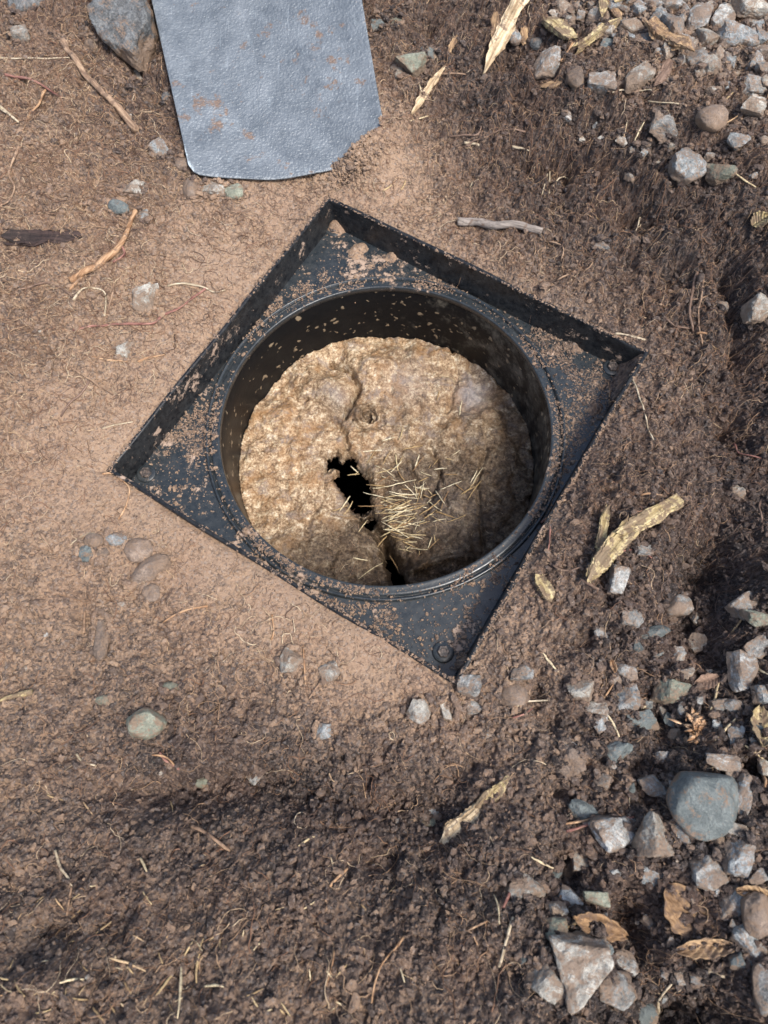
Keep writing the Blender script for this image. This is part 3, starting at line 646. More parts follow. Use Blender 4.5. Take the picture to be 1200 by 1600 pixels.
def stone(px, py, wpx, hpx, rot=0, mat='grey', label=None, kind='ang', bury=.35, group=None, name='stone', cat='stone', lift=0, tall=.75):
    p = on_ground(px, py); m = depth(p)/F; stone_n[0] += 1
    sx, sy = wpx*m/2*1.04, hpx*m/2*1.08; sz = min(sx, sy)*tall+.1*max(sx, sy)
    V, T = stone_mesh(stone_n[0]*31+int(px), sx, sy, sz, kind, big=max(wpx, hpx) > 60)
    o = mesh_np(name, V, tris=T, mat=M[mat], smooth=(kind == 'round'), attrs={'low': np.clip(-V[:, 2]/sz+.35, 0, 1)})
    skirt.append((p[0], p[1], sx, sy, R(rot)))
    bury = bury+.10+(.05 if max(wpx, hpx) > 48 else 0)
    z = float(gh(p[0], p[1])); o.location = (p[0], p[1], z+sz*(1-2*bury)+lift)
    # keep the stone under its own pixel: shift for the height of its centre
    q = at_z(px, py, o.location.z); o.location.x, o.location.y = q[0], q[1]
    a, b = random.uniform(-.25, .25), random.uniform(-.25, .25)
    o.rotation_euler = (a, b, R(rot))
    return tag(o, label, cat, group)
ST = [
 # px, py, w, h, rot, mat, kind, bury, label
 (192,34,118,106,-25,'rock','ang',.22,'large dark wet rock at the top left beside the spade blade'),
 (42,10,60,34,10,'rock','round',.45,'dark rock cut by the top left corner of the picture'),
 (33,56,26,38,20,'pale','ang',.35,'whitish angular stone near the top left corner'),
 (219,126,26,38,10,'pale','ang',.5,'whitish rough stone just below the large dark rock'),
 (142,70,22,18,0,'brown','round',.5,'small brown stone left of the large dark rock'),
 (262,152,18,22,0,'rock','round',.5,'small dark stone half hidden at the left edge of the spade blade'),
 (254,236,34,26,-30,'blue','ang',.4,'pale turquoise stone left of the lower half of the spade blade'),
 (286,258,24,24,0,'brown','round',.5,'brown clod stone at the lower left edge of the spade'),
 (210,295,38,24,10,'pale','ang',.45,'pale flat stone left of the spade tip'),
 (186,325,34,22,-20,'slate','round',.4,'dark smooth flat stone above the forked root'),
 (224,338,20,16,0,'blue','ang',.5,'small bluish stone beside the top of the forked root'),
 (298,297,24,34,10,'brown','round',.35,'brown oval stone just below the spade corner, first of three'),
 (334,300,40,24,15,'pale','ang',.35,'pale long stone under the spade tip between two round stones'),
 (367,302,32,28,0,'green','round',.35,'round greenish stone under the spade tip, last of three'),
 (227,466,36,46,0,'pale','ang',.3,'whitish triangular stone in the soil left of the collar'),
 (196,550,26,30,0,'pale','ang',.45,'small cream wedge stone below the red root'),
 (180,496,12,10,0,'pale','ang',.5,'tiny white pebble above the red root'),
 (62,518,9,8,0,'pale','ang',.4,'tiny white pebble near the left picture edge'),
 (182,843,34,20,0,'blue','round',.35,'smooth bluish oval stone left of the collar, centre of its cluster'),
 (219,860,46,38,10,'brown','round',.35,'rounded grey brown stone right of the bluish oval stone'),
 (235,892,74,36,38,'brown','round',.35,'long brown stone lying diagonally below the stone cluster'),
 (146,846,34,26,0,'brown','round',.45,'muddy stone at the left end of the stone cluster'),
 (134,868,26,28,0,'slate','ang',.45,'dark broken stone lowest in the stone cluster'),
 (158,866,26,22,0,'brown','round',.5,'small muddy stone in the middle of the stone cluster'),
 (236,926,28,28,0,'brown','round',.5,'round tan clod below the long diagonal stone'),
 (160,995,30,78,14,'brown','round',.5,'long brown stone standing out of the crumbly soil on the left'),
 (230,1130,62,46,0,'green','round',.5,'greenish brown rounded stone half buried at lower left'),
 (270,1073,38,15,-8,'green','round',.5,'thin greenish stone above the half buried rounded stone'),
 (162,1094,30,16,0,'green','round',.6,'mostly buried greenish stone left of the rounded stone'),
 (455,1031,40,38,0,'pale','ang',.3,'whitish grey stone below the lower left side of the collar'),
 (515,1048,32,34,30,'pale','ang',.35,'pale angular stone next to the whitish grey stone'),
 (504,1142,26,24,0,'blue','ang',.4,'small bluish pebble alone in crumbly soil below the collar'),
 (396,1215,34,26,0,'grey','ang',.4,'small shiny grey stone in the dark hollow'),
 (314,1221,28,18,0,'green','round',.5,'dull green pebble in the dark hollow'),
 (735,1073,38,36,0,'grey','ang',.25,'round grey white stone touching the bottom corner of the collar'),
 (655,1112,40,38,0,'pale','ang',.3,'cream square stone below the bottom corner of the collar'),
 (697,1110,34,34,0,'pale','ang',.5,'muddy pale stone beside the cream square stone'),
 (740,1107,32,24,0,'grey','ang',.45,'small speckled stone under the round grey white stone'),
 (816,1053,34,28,-15,'grey','ang',.3,'light stone resting on a muddy clod right of the collar corner'),
 (802,1085,44,36,0,'brown','round',.4,'muddy brown clod stone below the light stone'),
 (1060,946,46,32,5,'grey','round',.3,'bright rounded stone in the dark soil at right'),
 (985,965,38,30,-10,'grey','ang',.35,'speckled white stone left of the bright rounded stone'),
 (1018,990,58,20,14,'slate','round',.4,'thin dark slate stone under the speckled white stone'),
 (967,905,34,46,-5,'grey','ang',.35,'pointed grey stone under the forked yellow wood'),
 (1005,860,26,18,0,'grey','ang',.5,'small light pebble right of the forked yellow wood'),
 (910,1078,42,36,20,'pale','ang',.3,'tan grey angular stone left of a standing straw'),
 (976,1048,34,30,0,'grey','ang',.35,'white topped stone right of a brown bud'),
 (932,1107,34,28,0,'pale','ang',.4,'pale stone at the top of a straw'),
 (976,1097,42,48,0,'blue','ang',.3,'grey green wedge stone in the middle of the lower right gravel'),
 (1048,1080,50,44,-20,'green','ang',.35,'olive grey stone in the dark soil'),
 (1158,1050,42,60,0,'grey','ang',.35,'tall mottled stone near the right edge'),
 (1146,1105,34,24,0,'grey','round',.35,'small light round stone under the tall mottled stone'),
 (1192,1090,28,36,0,'blue','ang',.3,'bluish stone cut by the right picture edge'),
 (1150,768,24,22,0,'pale','ang',.35,'small white pebble in the dark soil right of the yellow wood'),
 (1184,484,38,42,0,'pale','ang',.3,'white grey stone alone near the right edge beside a long root'),
 (1186,1012,46,32,20,'grey','ang',.35,'pale flat stone at the right edge above the tall mottled stone'),
 (1166,945,58,34,35,'grey','ang',.4,'grey slab stone under a pale straw at right'),
 (1180,965,34,30,0,'green','ang',.4,'greenish stone touching the grey slab stone'),
 (892,1192,38,50,0,'brown','ang',.4,'muddy pinkish stone in the ridge at lower right'),
 (680,1276,36,26,0,'grey','ang',.35,'light stone in the hollow left of the yellow splinter'),
 (670,1288,30,20,0,'green','round',.4,'greenish stone under the light stone in the hollow'),
 (620,1286,16,12,0,'blue','ang',.4,'tiny blue white pebble in the bottom hollow'),
 (1072,264,52,46,0,'blue','ang',.25,'blue white angular stone at the gravel edge, upper right'),
 (1124,268,40,38,0,'green','ang',.3,'olive white stone just right of the blue white stone'),
 (1036,202,42,40,-15,'grey','ang',.3,'square grey stone alone in the brown soil, upper right'),
 (1048,228,14,12,0,'pale','ang',.4,'white chip under the square grey stone'),
 (1004,240,16,18,0,'blue','ang',.4,'tiny bluish white triangular chip'),
 (852,104,44,48,-20,'grey','ang',.25,'light grey leaning stone under the yellow chips, upper middle'),
 (940,134,44,28,-10,'grey','ang',.35,'grey stone right of the light grey leaning stone'),
 (1000,121,46,34,0,'pale','ang',.3,'white topped stone below a torn brown chip'),
 (1004,139,28,18,0,'pale','ang',.45,'small pale stone tucked under the white topped stone'),
 (1112,185,46,38,0,'brown','round',.2,'round brown stone with a dark gap beneath it'),
 (1036,130,26,26,0,'grey','ang',.45,'grey stone behind a brown strip of bark'),
 (898,122,26,40,0,'brown','round',.45,'muddy stone beside the light grey leaning stone'),
 (838,70,22,20,0,'rock','round',.35,'round dark pebble among the yellow chips'),
 (947,76,24,24,0,'slate','ang',.4,'dark blue stone under the yellow chip'),
 (940,220,22,18,0,'pale','ang',.5,'pale half buried stone in the soil bank'),
 (938,384,26,20,0,'blue','ang',.55,'pale blue half buried stone in the dark bank'),
 (1026,42,27,50,0,'blue','ang',.2,'upright bluish stone in the top gravel'),
 (1055,43,34,46,15,'blue','ang',.2,'lozenge shaped bluish stone in the top gravel'),
 (1089,33,32,52,-20,'grey','ang',.2,'tall grey stone right of the lozenge shaped stone'),
 (986,42,40,20,-5,'pale','ang',.25,'long white block stone in the top gravel'),
 (1000,16,26,30,0,'blue','ang',.3,'grey blue stone above the long white block'),
 (1048,6,46,26,0,'grey','ang',.25,'light stone at the top edge above the lozenge stone'),
 (1104,62,46,36,-30,'pale','ang',.3,'cream cracked stone with muddy top in the gravel'),
 (1152,62,58,36,5,'blue','ang',.2,'broad blue grey stone in the top right gravel'),
 (1126,34,44,36,20,'grey','ang',.25,'pale grey stone above the broad blue grey stone'),
 (1172,14,66,34,-15,'pale','ang',.2,'large whitish slab in the top right corner'),
 (1085,96,32,48,20,'grey','ang',.35,'muddy elongated stone below the cream cracked stone'),
 (1176,138,52,30,5,'grey','ang',.2,'light wedge stone by the right edge, below the gravel'),
 (1176,168,40,32,0,'pale','ang',.3,'square speckled stone under the light wedge stone'),
 (1140,96,22,26,0,'blue','ang',.3,'small light blue stone, left of a matching pair'),
 (1158,103,24,24,0,'grey','ang',.3,'small light grey stone, right of a matching pair'),
 (1190,58,26,28,0,'blue','ang',.3,'blue grey stone at the right edge under the whitish slab'),
 (1152,222,38,30,20,'blue','ang',.35,'thin blue stone near the right edge, under the square speckled stone'),
 (1194,220,18,16,0,'pale','round',.3,'white round pebble at the right edge'),
 (960,12,26,22,0,'blue','ang',.35,'blue stone between the yellow chips at the top edge'),
 (930,24,26,30,0,'grey','ang',.4,'grey stone at the top between two yellow chips'),
 (880,14,30,30,0,'pale','ang',.4,'whitish stone at the top edge beside long bark'),
 (804,58,20,24,0,'blue','round',.4,'blue grey pebble beside the long bark strip'),
 (643,98,48,34,10,'green','ang',.35,'greenish grey stone right of the spade blade'),
 (622,116,18,28,20,'pale','ang',.4,'pale sliver stone under the greenish grey stone'),
 (592,42,22,20,0,'slate','ang',.4,'dark grey stone close to the right edge of the spade'),
 (615,36,26,24,0,'green','ang',.5,'dull stone in the dark soil right of the spade'),
 (670,84,24,20,0,'slate','ang',.5,'dark bluish stone beside the greenish grey stone'),
 (912,1265,50,36,8,'slate','ang',.3,'dark slate stone at the end of a brown stalk'),
 (962,1298,74,58,25,'grey','ang',.36,'large folded grey stone at lower right'),
 (1021,1304,60,62,0,'pale','ang',.33,'large cream rough stone at lower right'),
 (1100,1253,102,106,-60,'slate','round',.20,'biggest stone, dark rounded slate at lower right'),
 (1068,1300,36,46,30,'blue','ang',.35,'small bluish stone left under the biggest slate'),
 (1158,1240,30,62,-25,'blue','ang',.25,'long blue grey stone leaning on the biggest slate'),
 (1020,1230,40,34,15,'grey','ang',.35,'white edged stone above the large cream stone'),
 (905,1338,26,42,0,'pale','ang',.4,'narrow whitish stone at the edge of the dark hollow'),
 (885,1358,38,36,0,'brown','ang',.5,'brown muddy stone beside the narrow whitish stone'),
 (822,1386,58,44,-15,'pale','ang',.4,'broad pale stone at bottom with soil on top'),
 (888,1403,46,30,-20,'blue','ang',.3,'clean bluish stone beside the broad pale stone'),
 (932,1405,40,22,0,'green','ang',.4,'dull olive stone right of the clean bluish stone'),
 (912,1512,88,98,10,'pale','ang',.38,'big angular cream and grey stone near the bottom edge'),
 (850,1535,54,50,30,'pale','ang',.4,'pinkish white stone left of the big angular stone'),
 (962,1550,70,56,0,'grey','ang',.35,'grey white stone right of the big angular stone'),
 (978,1510,34,44,0,'grey','ang',.4,'small grey stone above the grey white stone'),
 (1004,1586,46,40,0,'slate','round',.3,'dark smooth stone at the bottom edge'),
 (862,1455,50,40,0,'green','ang',.5,'olive grey stone under the brown leaf at the bottom'),
 (1105,1362,50,50,0,'grey','ang',.3,'grey fractured stone below the biggest slate'),
 (1155,1338,46,56,-10,'blue','ang',.25,'light blue banded stone at lower right'),
 (1124,1312,22,50,0,'pale','ang',.35,'white narrow stone between the slate and the banded stone'),
 (1150,1294,30,24,20,'pale','ang',.3,'pale pink stone above the light blue banded stone'),
 (1143,1412,38,52,-15,'grey','ang',.3,'white grey upright stone right of the big brown leaf'),
 (1172,1466,54,46,-20,'blue','ang',.3,'pale stone with sharp edge right of the leaf stalk'),
 (1184,1430,50,62,0,'brown','round',.3,'large tan muddy stone at the right edge'),
 (1186,1370,36,26,-10,'blue','ang',.3,'bluish stone at the right edge above the tan stone'),
 (1192,1545,32,70,0,'grey','round',.3,'blurry grey stone at the lower right edge'),
 (1130,1192,52,26,-5,'grey','ang',.25,'flat pale stone above the biggest slate'),
 (1150,1150,26,30,0,'blue','ang',.4,'blue stone beside the yellowed leaf'),
 (1004,1128,50,28,10,'slate','ang',.45,'dark wet stone under the grey green wedge stone'),
 (1038,1112,20,22,0,'pale','ang',.4,'tan pebble left of the orange husk'),
 (892,1172,40,26,0,'grey','ang',.55,'buried grey stone above the muddy pinkish stone'),
 (966,1176,42,36,0,'slate','ang',.5,'dark muddy stone left of the orange husk'),
 (1195,1195,24,30,0,'pale','ang',.3,'pale stone at the right edge below the leaf'),
 (1128,480,16,14,0,'pale','ang',.4,'tiny white chip by the long root at right'),
 (1041,652,9,8,0,'blue','ang',.4,'tiny blue white fleck of stone right of the collar'),
 (40,1044,12,8,0,'pale','round',.3,'tiny bright white pebble near the left edge'),
 (762,1148,16,14,0,'blue','ang',.4,'tiny blue pebble below the speckled stone'),
]
placed = []
for (px, py, w_, h_, rot, mt, kd, bu, lb) in ST:
    if lb.startswith('tiny') or w_ < 18: nm, ct = 'pebble', 'pebble'
    elif 'rock' in lb: nm, ct = 'rock', 'rock'
    else: nm, ct = 'stone', 'stone'
    stone(px, py, w_, h_, rot, mt, lb, kd, bu, name=nm, cat=ct); placed.append((px, py, max(w_, h_)/2))
def fill(n, poly, smin, smax, label, group, mats, gap=.62):
    xs_ = [p[0] for p in poly]; ys_ = [p[1] for p in poly]; k = 0
    for _ in range(n*40):
        if k >= n: break
        x, y = random.uniform(min(xs_), max(xs_)), random.uniform(min(ys_), max(ys_))
        if float(poly_sd(np.array([x]), np.array([y]), poly)[0]) > 0: continue
        s = random.uniform(smin, smax)*random.uniform(.8, 1.1)
        if any(math.hypot(x-a, y-b) < (r+s/2)*gap for a, b, r in placed): continue
        placed.append((x, y, s/2)); k += 1
        mt = random.choice(mats); stone(x, y, s, s*random.uniform(.62, .95), random.uniform(0, 180), mt, label.replace('@', dict(grey='mottled grey', blue='bluish grey', pale='whitish', slate='dark slate', brown='muddy brown')[mt]), 'ang', random.uniform(.25, .5), group, 'pebble', 'pebble')
fill(74, [(880,0),(1200,0),(1200,130),(1060,110),(980,60),(860,30)], 15, 38, '@ gravel chip filling gaps in the gravel at the top right', 'gravel chips at the top right', ['grey', 'blue', 'pale', 'grey'])
fill(22, [(860,130),(1060,110),(1200,130),(1200,300),(1000,300),(900,240)], 8, 20, 'small @ gravel chip strewn on the brown bank below the top right gravel', 'chips on the upper right bank', ['grey', 'blue', 'pale', 'brown'])
fill(66, [(900,1000),(1200,930),(1200,1600),(980,1600),(800,1560),(860,1340),(940,1200)], 10, 32, '@ gravel chip mixed into the dark soil at the lower right', 'gravel chips at the lower right', ['grey', 'blue', 'pale', 'slate', 'grey'])
fill(16, [(20,20),(230,120),(240,300),(20,480)], 6, 13, 'tiny @ pebble in the rooty soil left of the spade', 'tiny pebbles left of the spade', ['brown', 'pale', 'grey'])
fill(26, [(0,900),(420,960),(700,1120),(800,1300),(700,1600),(0,1600)], 6, 14, 'tiny @ pebble in the crumbly soil at the bottom', 'tiny pebbles in the bottom soil', ['brown', 'pale', 'slate', 'grey'])

Cc = []
for x0, y0, a_, b_, rt in skirt:
    k = int(14+3200*(a_+b_))
    if k > 160: k = 160
    for _ in range(k):
        t = random.uniform(0, 6.283); q_ = random.gauss(1.0, .10); ux, uy = a_*q_*math.cos(t), b_*q_*math.sin(t)
        Cc.append((x0+ux*math.cos(rt)-uy*math.sin(rt), y0+ux*math.sin(rt)+uy*math.cos(rt)))
Cc = np.array(Cc); rad = np.minimum(.0012*np.exp(rng.normal(0, .5, len(Cc))), .004)
crumbs('soil_crumbs', np.c_[Cc, gh(Cc[:, 0], Cc[:, 1])+rad*.6+rng.random(len(Cc))*.0015], rad, np.clip(region_tone(Cc[:, 0], Cc[:, 1])+rng.normal(-.03, .12, len(Cc)), 0, 1), 'soil crumbs banked round the feet of the stones')

# ------------------------------------------------------------------ spade
sp_mat = NT('hammered_spade_paint'); o_ = sp_mat.obj()
ham = sp_mat.math('ADD', sp_mat.math('MULTIPLY', sp_mat.vor(330, feature='SMOOTH_F1'), -1.0), sp_mat.noise(500, 2, .5, o_)); n1 = sp_mat.noise(28, 6, .7, o_); mp = sp_mat.n('ShaderNodeMapping', i_Vector=o_); mp.inputs['Scale'].default_value = (160, 14, 20)
scr = sp_mat.noise(1, 5, .7, mp.outputs[0]); sx_ = sp_mat.n('ShaderNodeSeparateXYZ'); sp_mat.t.links.new(o_, sx_.inputs[0])
ed = sp_mat.attr('edge')
c = sp_mat.mix(sp_mat.ramp(n1, [(.35, 0.0), (.7, 1.0)]), (.115, .133, .150), (.215, .238, .258))
c = sp_mat.mix(sp_mat.ramp(sp_mat.noise(34, 8, .88, o_), [(.56, 0.0), (.70, .42)]), c, (.42, .47, .49))
c = sp_mat.mix(sp_mat.ramp(scr, [(.60, 0.0), (.76, .45)]), c, (.50, .55, .58))
wear = sp_mat.math('ADD', ed, sp_mat.math('MULTIPLY', sp_mat.math('SUBTRACT', sp_mat.noise(60, 7, .8, o_), .5), 1.7)); wear = sp_mat.math('ADD', wear, sp_mat.math('MULTIPLY', sp_mat.math('SUBTRACT', scr, .5), .9))
c = sp_mat.mix(sp_mat.ramp(wear, [(.72, 0.0), (.98, .9)]), c, (.55, .62, .64))
dirt = sp_mat.math('ADD', sp_mat.noise(48, 7, .75, o_), sp_mat.math('MULTIPLY', sp_mat.math('SUBTRACT', sp_mat.noise(9, 2, .5, o_), .5), .45))
c = sp_mat.mix(sp_mat.ramp(dirt, [(.60, 0.0), (.66, .85)]), c, sp_mat.mix(sp_mat.noise(300), (.11, .07, .045), (.29, .19, .13)))
M['spade'] = sp_mat.out(c, sp_mat.ramp(n1, [(.3, .30), (.7, .48)]), bumps=[(ham, .0016, .6), (sp_mat.noise(900, 3, .7, o_), .0003, .5)], spec=.5)
M['spade'].node_tree.nodes['Principled BSDF'].inputs['Metallic'].default_value = .25
bl, br = at_z(300, 272, .018), at_z(597, 215, .028)
tl = at_z(237, 0, .055); tr = at_z(565, 0, .060)
def blade():
    NU, NV = 48, 90
    bl2 = np.array(at_z(297, 270, .018)); br2 = np.array(at_z(606, 232, .016)); tl2 = np.array(tl); tr2 = np.array(tr)
    ext = 1.38
    V = []; ed = []; org = (bl2+br2)/2
    up = np.array([0, 0, 1.0])
    for j in range(NV+1):
        t = j/NV
        for i in range(NU+1):
            s = i/NU
            # straight sides, a curved cutting edge with small corner radii
            a = bl2+(tl2-bl2)*t*ext; b = br2+(tr2-br2)*t*ext
            p = a+(b-a)*s
            u = (s-.5)*2
            dirn = (tl2+tr2-bl2-br2)/2; dirn = dirn/np.linalg.norm(dirn)
            rc = max(0, abs(u)-.90)/.10
            edge = .0135*(u*u) - .0165 + .010*(1-math.sqrt(max(0, 1-rc*rc)))
            p = p+dirn*edge*(1-t)**3+dirn*.0*t
            p = p+up*(.010*(u*u-.5)-.010*t*(1-t)+.0008*math.sin(u*9+t*7))
            V.append(p-org); e = max(0, 1-t*6)*.62+max(0, abs(u)-.95)/.05*.5; ed.append(e)
    n = len(V); V = V+[v-np.array([0, 0, .0022]) for v in V]; ed = ed+ed
    P = []; W = NU+1
    for j in range(NV):
        for i in range(NU):
            a = j*W+i; P.append((a, a+1, a+1+W, a+W)); P.append((n+a, n+a+W, n+a+1+W, n+a+1))
    for i in range(NU):
        P.append((i, n+i, n+i+1, i+1)); a = NV*W+i; P.append((a, a+1, n+a+1, n+a))
    for j in range(NV):
        a = j*W; P.append((a, a+W, n+a+W, n+a)); a = j*W+NU; P.append((a, n+a, n+a+W, a+W))
    return V, P, ed, org, (tl2+tr2)/2-org, dirn, (br2-bl2)/np.linalg.norm(br2-bl2)
V, P, ed, org, top, dirn, side = blade()
spade = empty('spade', tuple(org)); tag(spade, 'blue grey metal spade with scratched hammered blade lying on the soil at the top', 'spade')
bo = mesh_np('blade', V, polys=P, mat=M['spade'], parent=spade, attrs={'edge': ed}); 
bv = bo.modifiers.new('bev', 'BEVEL'); bv.width = .0008; bv.segments = 2; bv.limit_method = 'ANGLE'; bv.angle_limit = R(50)
def tube(path, radii, sides=16, caps=True):
    P_ = np.array(path, float); K = len(P_); T = np.gradient(P_, axis=0); T /= np.linalg.norm(T, axis=1)[:, None]
    A = np.cross(T, np.array([.013, .021, 1.0])); A /= np.linalg.norm(A, axis=1)[:, None]; B = np.cross(A, T)
    V = []; F_ = []
    for k in range(K):
        for j in range(sides):
            a = 2*math.pi*j/sides; V.append(P_[k]+radii[k]*(math.cos(a)*A[k]+math.sin(a)*B[k]))
    for k in range(K-1):
        for j in range(sides):
            j2 = (j+1) % sides; F_.append((k*sides+j, k*sides+j2, (k+1)*sides+j2, (k+1)*sides+j))
    if caps: F_.append(tuple(range(sides))[::-1]); F_.append(tuple((K-1)*sides+j for j in range(sides)))
    return V, F_
ctr = top*1.37; z_ = np.array([0, 0, 1.0]); hd_ = dirn+np.array([0, 0, .10]); hd_ /= np.linalg.norm(hd_)
V, P = tube([top*1.17+z_*.004, top*1.28+z_*.010, ctr+z_*.014, ctr+hd_*.12+z_*.014], [.010, .017, .021, .020]); mesh_np('socket', V, polys=P, mat=M['spade'], parent=spade)
for s in (-1, 1):
    V, P = tube([ctr+side*s*.02-z_*.002, ctr+side*s*.096-z_*.002], [.006, .006], 10); mesh_np('tread', V, polys=P, mat=M['spade'], parent=spade)
M['ash'] = mat_wood('ash_handle', (.36, .24, .12), (.58, .42, .24))
V, P = tube([ctr+hd_*.10+z_*.014, ctr+hd_*.5+z_*.014, ctr+hd_*.80+z_*.014], [.018, .0175, .016]); mesh_np('shaft', V, polys=P, mat=M['ash'], parent=spade)
V, P = tube([ctr+hd_*.81+z_*.014-side*.06, ctr+hd_*.81+z_*.014+side*.06], [.015, .015]); mesh_np('grip', V, polys=P, mat=M['ash'], parent=spade)
# crumbs spilled over the blade's lower right corner
q = [on_ground(x, y) for x, y in ((600,200),(575,232),(548,250),(525,268),(500,280))]
Cc = []; 
for _ in range(2600):
    i = random.randrange(4); t = random.random(); p = np.array(q[i])*(1-t)+np.array(q[i+1])*t; r_ = abs(random.gauss(0, .009))
    p = p+np.array([random.gauss(0, .007), random.gauss(-.004, .007), 0]); p[2] = float(gh(p[0], p[1])); Cc.append(p)
Cc = np.array(Cc); rad = .0011*np.exp(rng.normal(0, .5, len(Cc))); rad = np.minimum(rad, .004)
hill = .017*np.exp(-((Cc[:, 0]-q[2][0])**2+(Cc[:, 1]-q[2][1])**2)/.0009)
Cc[:, 2] += rad*.3+rng.random(len(Cc))*hill*.5
crumbs('soil_crumbs', Cc, rad, np.clip(rng.normal(.10, .10, len(Cc)), 0, 1), 'tan soil crumbs heaped on the lower right corner of the spade blade')

# ------------------------------------------------------------------ roots, sticks, chips, leaves
M['root_tan'] = mat_wood('tan_root', (.20, .125, .08), (.42, .29, .19), dirt=.52)
M['root_dark'] = mat_wood('dark_root', (.12, .075, .055), (.27, .18, .13), dirt=.52)
M['root_red'] = mat_wood('red_root', (.15, .060, .048), (.36, .19, .145), dirt=.54)
M['root_orange'] = mat_wood('orange_root', (.26, .14, .07), (.52, .34, .20), dirt=.52)
M['root_pale'] = mat_wood('pale_root', (.32, .25, .16), (.60, .51, .37), dirt=.55)
M['wood_yellow'] = mat_wood('yellow_wood', (.26, .19, .085), (.58, .47, .26), dirt=.455)
M['wood_pale'] = mat_wood('pale_wood', (.36, .25, .14), (.70, .56, .37), dirt=.55)
M['wood_grey'] = mat_wood('grey_bark', (.16, .135, .115), (.34, .29, .25), dirt=.58)
M['bark'] = mat_wood('dark_bark', (.022, .015, .013), (.06, .038, .032), dirt=.62)
M['chip'] = mat_wood('brown_chip', (.20, .12, .065), (.46, .31, .17), dirt=.50)
M['leaf'] = mat_wood('brown_leaf', (.14, .08, .04), (.32, .20, .105), dirt=.50)
M['husk'] = mat_wood('orange_husk', (.34, .18, .09), (.66, .44, .27), dirt=.60)
def spline(P_, n):
    P_ = np.array(P_, float); K = len(P_); t = np.linspace(0, K-1, n); out = []
    for tt in t:
        i = min(int(tt), K-2); f = tt-i; p0 = P_[max(i-1, 0)]; p1 = P_[i]; p2 = P_[i+1]; p3 = P_[min(i+2, K-1)]
        out.append(.5*((2*p1)+(-p0+p2)*f+(2*p0-5*p1+4*p2-p3)*f*f+(-p0+3*p1-3*p2+p3)*f**3))
    return np.array(out)
def root(pts, w0, w1, mat, label, name='root', cat='root', group=None, lift=.3, surf=None, n=None, ends=None, wob=.5, sides=8):
    """pts in photo pixels along the surface, widths in photo pixels"""
    q = []
    for x, y in pts:
        p = on_ground(x, y) if surf is None else at_z(x, y, surf); q.append(p)
    q = np.array(q); L = np.linalg.norm(np.diff(q, axis=0), axis=1).sum(); n = n or max(8, int(L/.004)); m = depth(q[0])/F
    c = spline(q, n); r = np.linspace(w0, w1, n)*m/2*(.80 if max(w0, w1) < 9 else 1.0); wob = max(wob, .5)*1.5 if name != 'stick' else wob
    hfun = gh if surf is None else sh
    hh = np.array(hfun(c[:, 0], c[:, 1])) if surf != 'none' else c[:, 2]
    k = np.array([.25, .5, .25]); h2 = np.convolve(np.pad(hh, 3, 'edge'), np.ones(7)/7, 'valid')
    h3 = np.max(np.stack([np.pad(hh, 2, 'edge')[i:i+len(hh)] for i in range(5)]), 0); hh = h2*.4+h3*.6; hh = np.convolve(np.pad(hh, 1, 'edge'), k, 'valid')
    c[:, 2] = hh+r*(2*lift-.2)+.0006
    # stay under the same pixels
    nz = rng.normal(size=(n, 3))*.12*wob; nz = np.array([np.convolve(nz[:, i], k, 'same') for i in range(3)]).T
    c = c+nz*r[:, None]*3
    r = r*(1+.25*np.convolve(rng.normal(size=n), k, 'same')*wob)
    org = c[0].copy(); V, P = tube(c-org, r, sides)
    # rotate object so that its X axis follows the length, for the grain
    o = mesh_np(name, V, polys=P, mat=M[mat]); o.location = org
    dx, dy = c[-1][0]-c[0][0], c[-1][1]-c[0][1]; a = math.atan2(dy, dx)
    co = np.array([v.co[:] for v in o.data.vertices]); ca_, sa_ = math.cos(-a), math.sin(-a)
    co2 = co.copy(); co2[:, 0] = co[:, 0]*ca_-co[:, 1]*sa_; co2[:, 1] = co[:, 0]*sa_+co[:, 1]*ca_
    o.data.vertices.foreach_set('co', co2.astype(np.float32).ravel()); o.rotation_euler = (0, 0, a); o.data.update()
    return tag(o, label, cat, group)
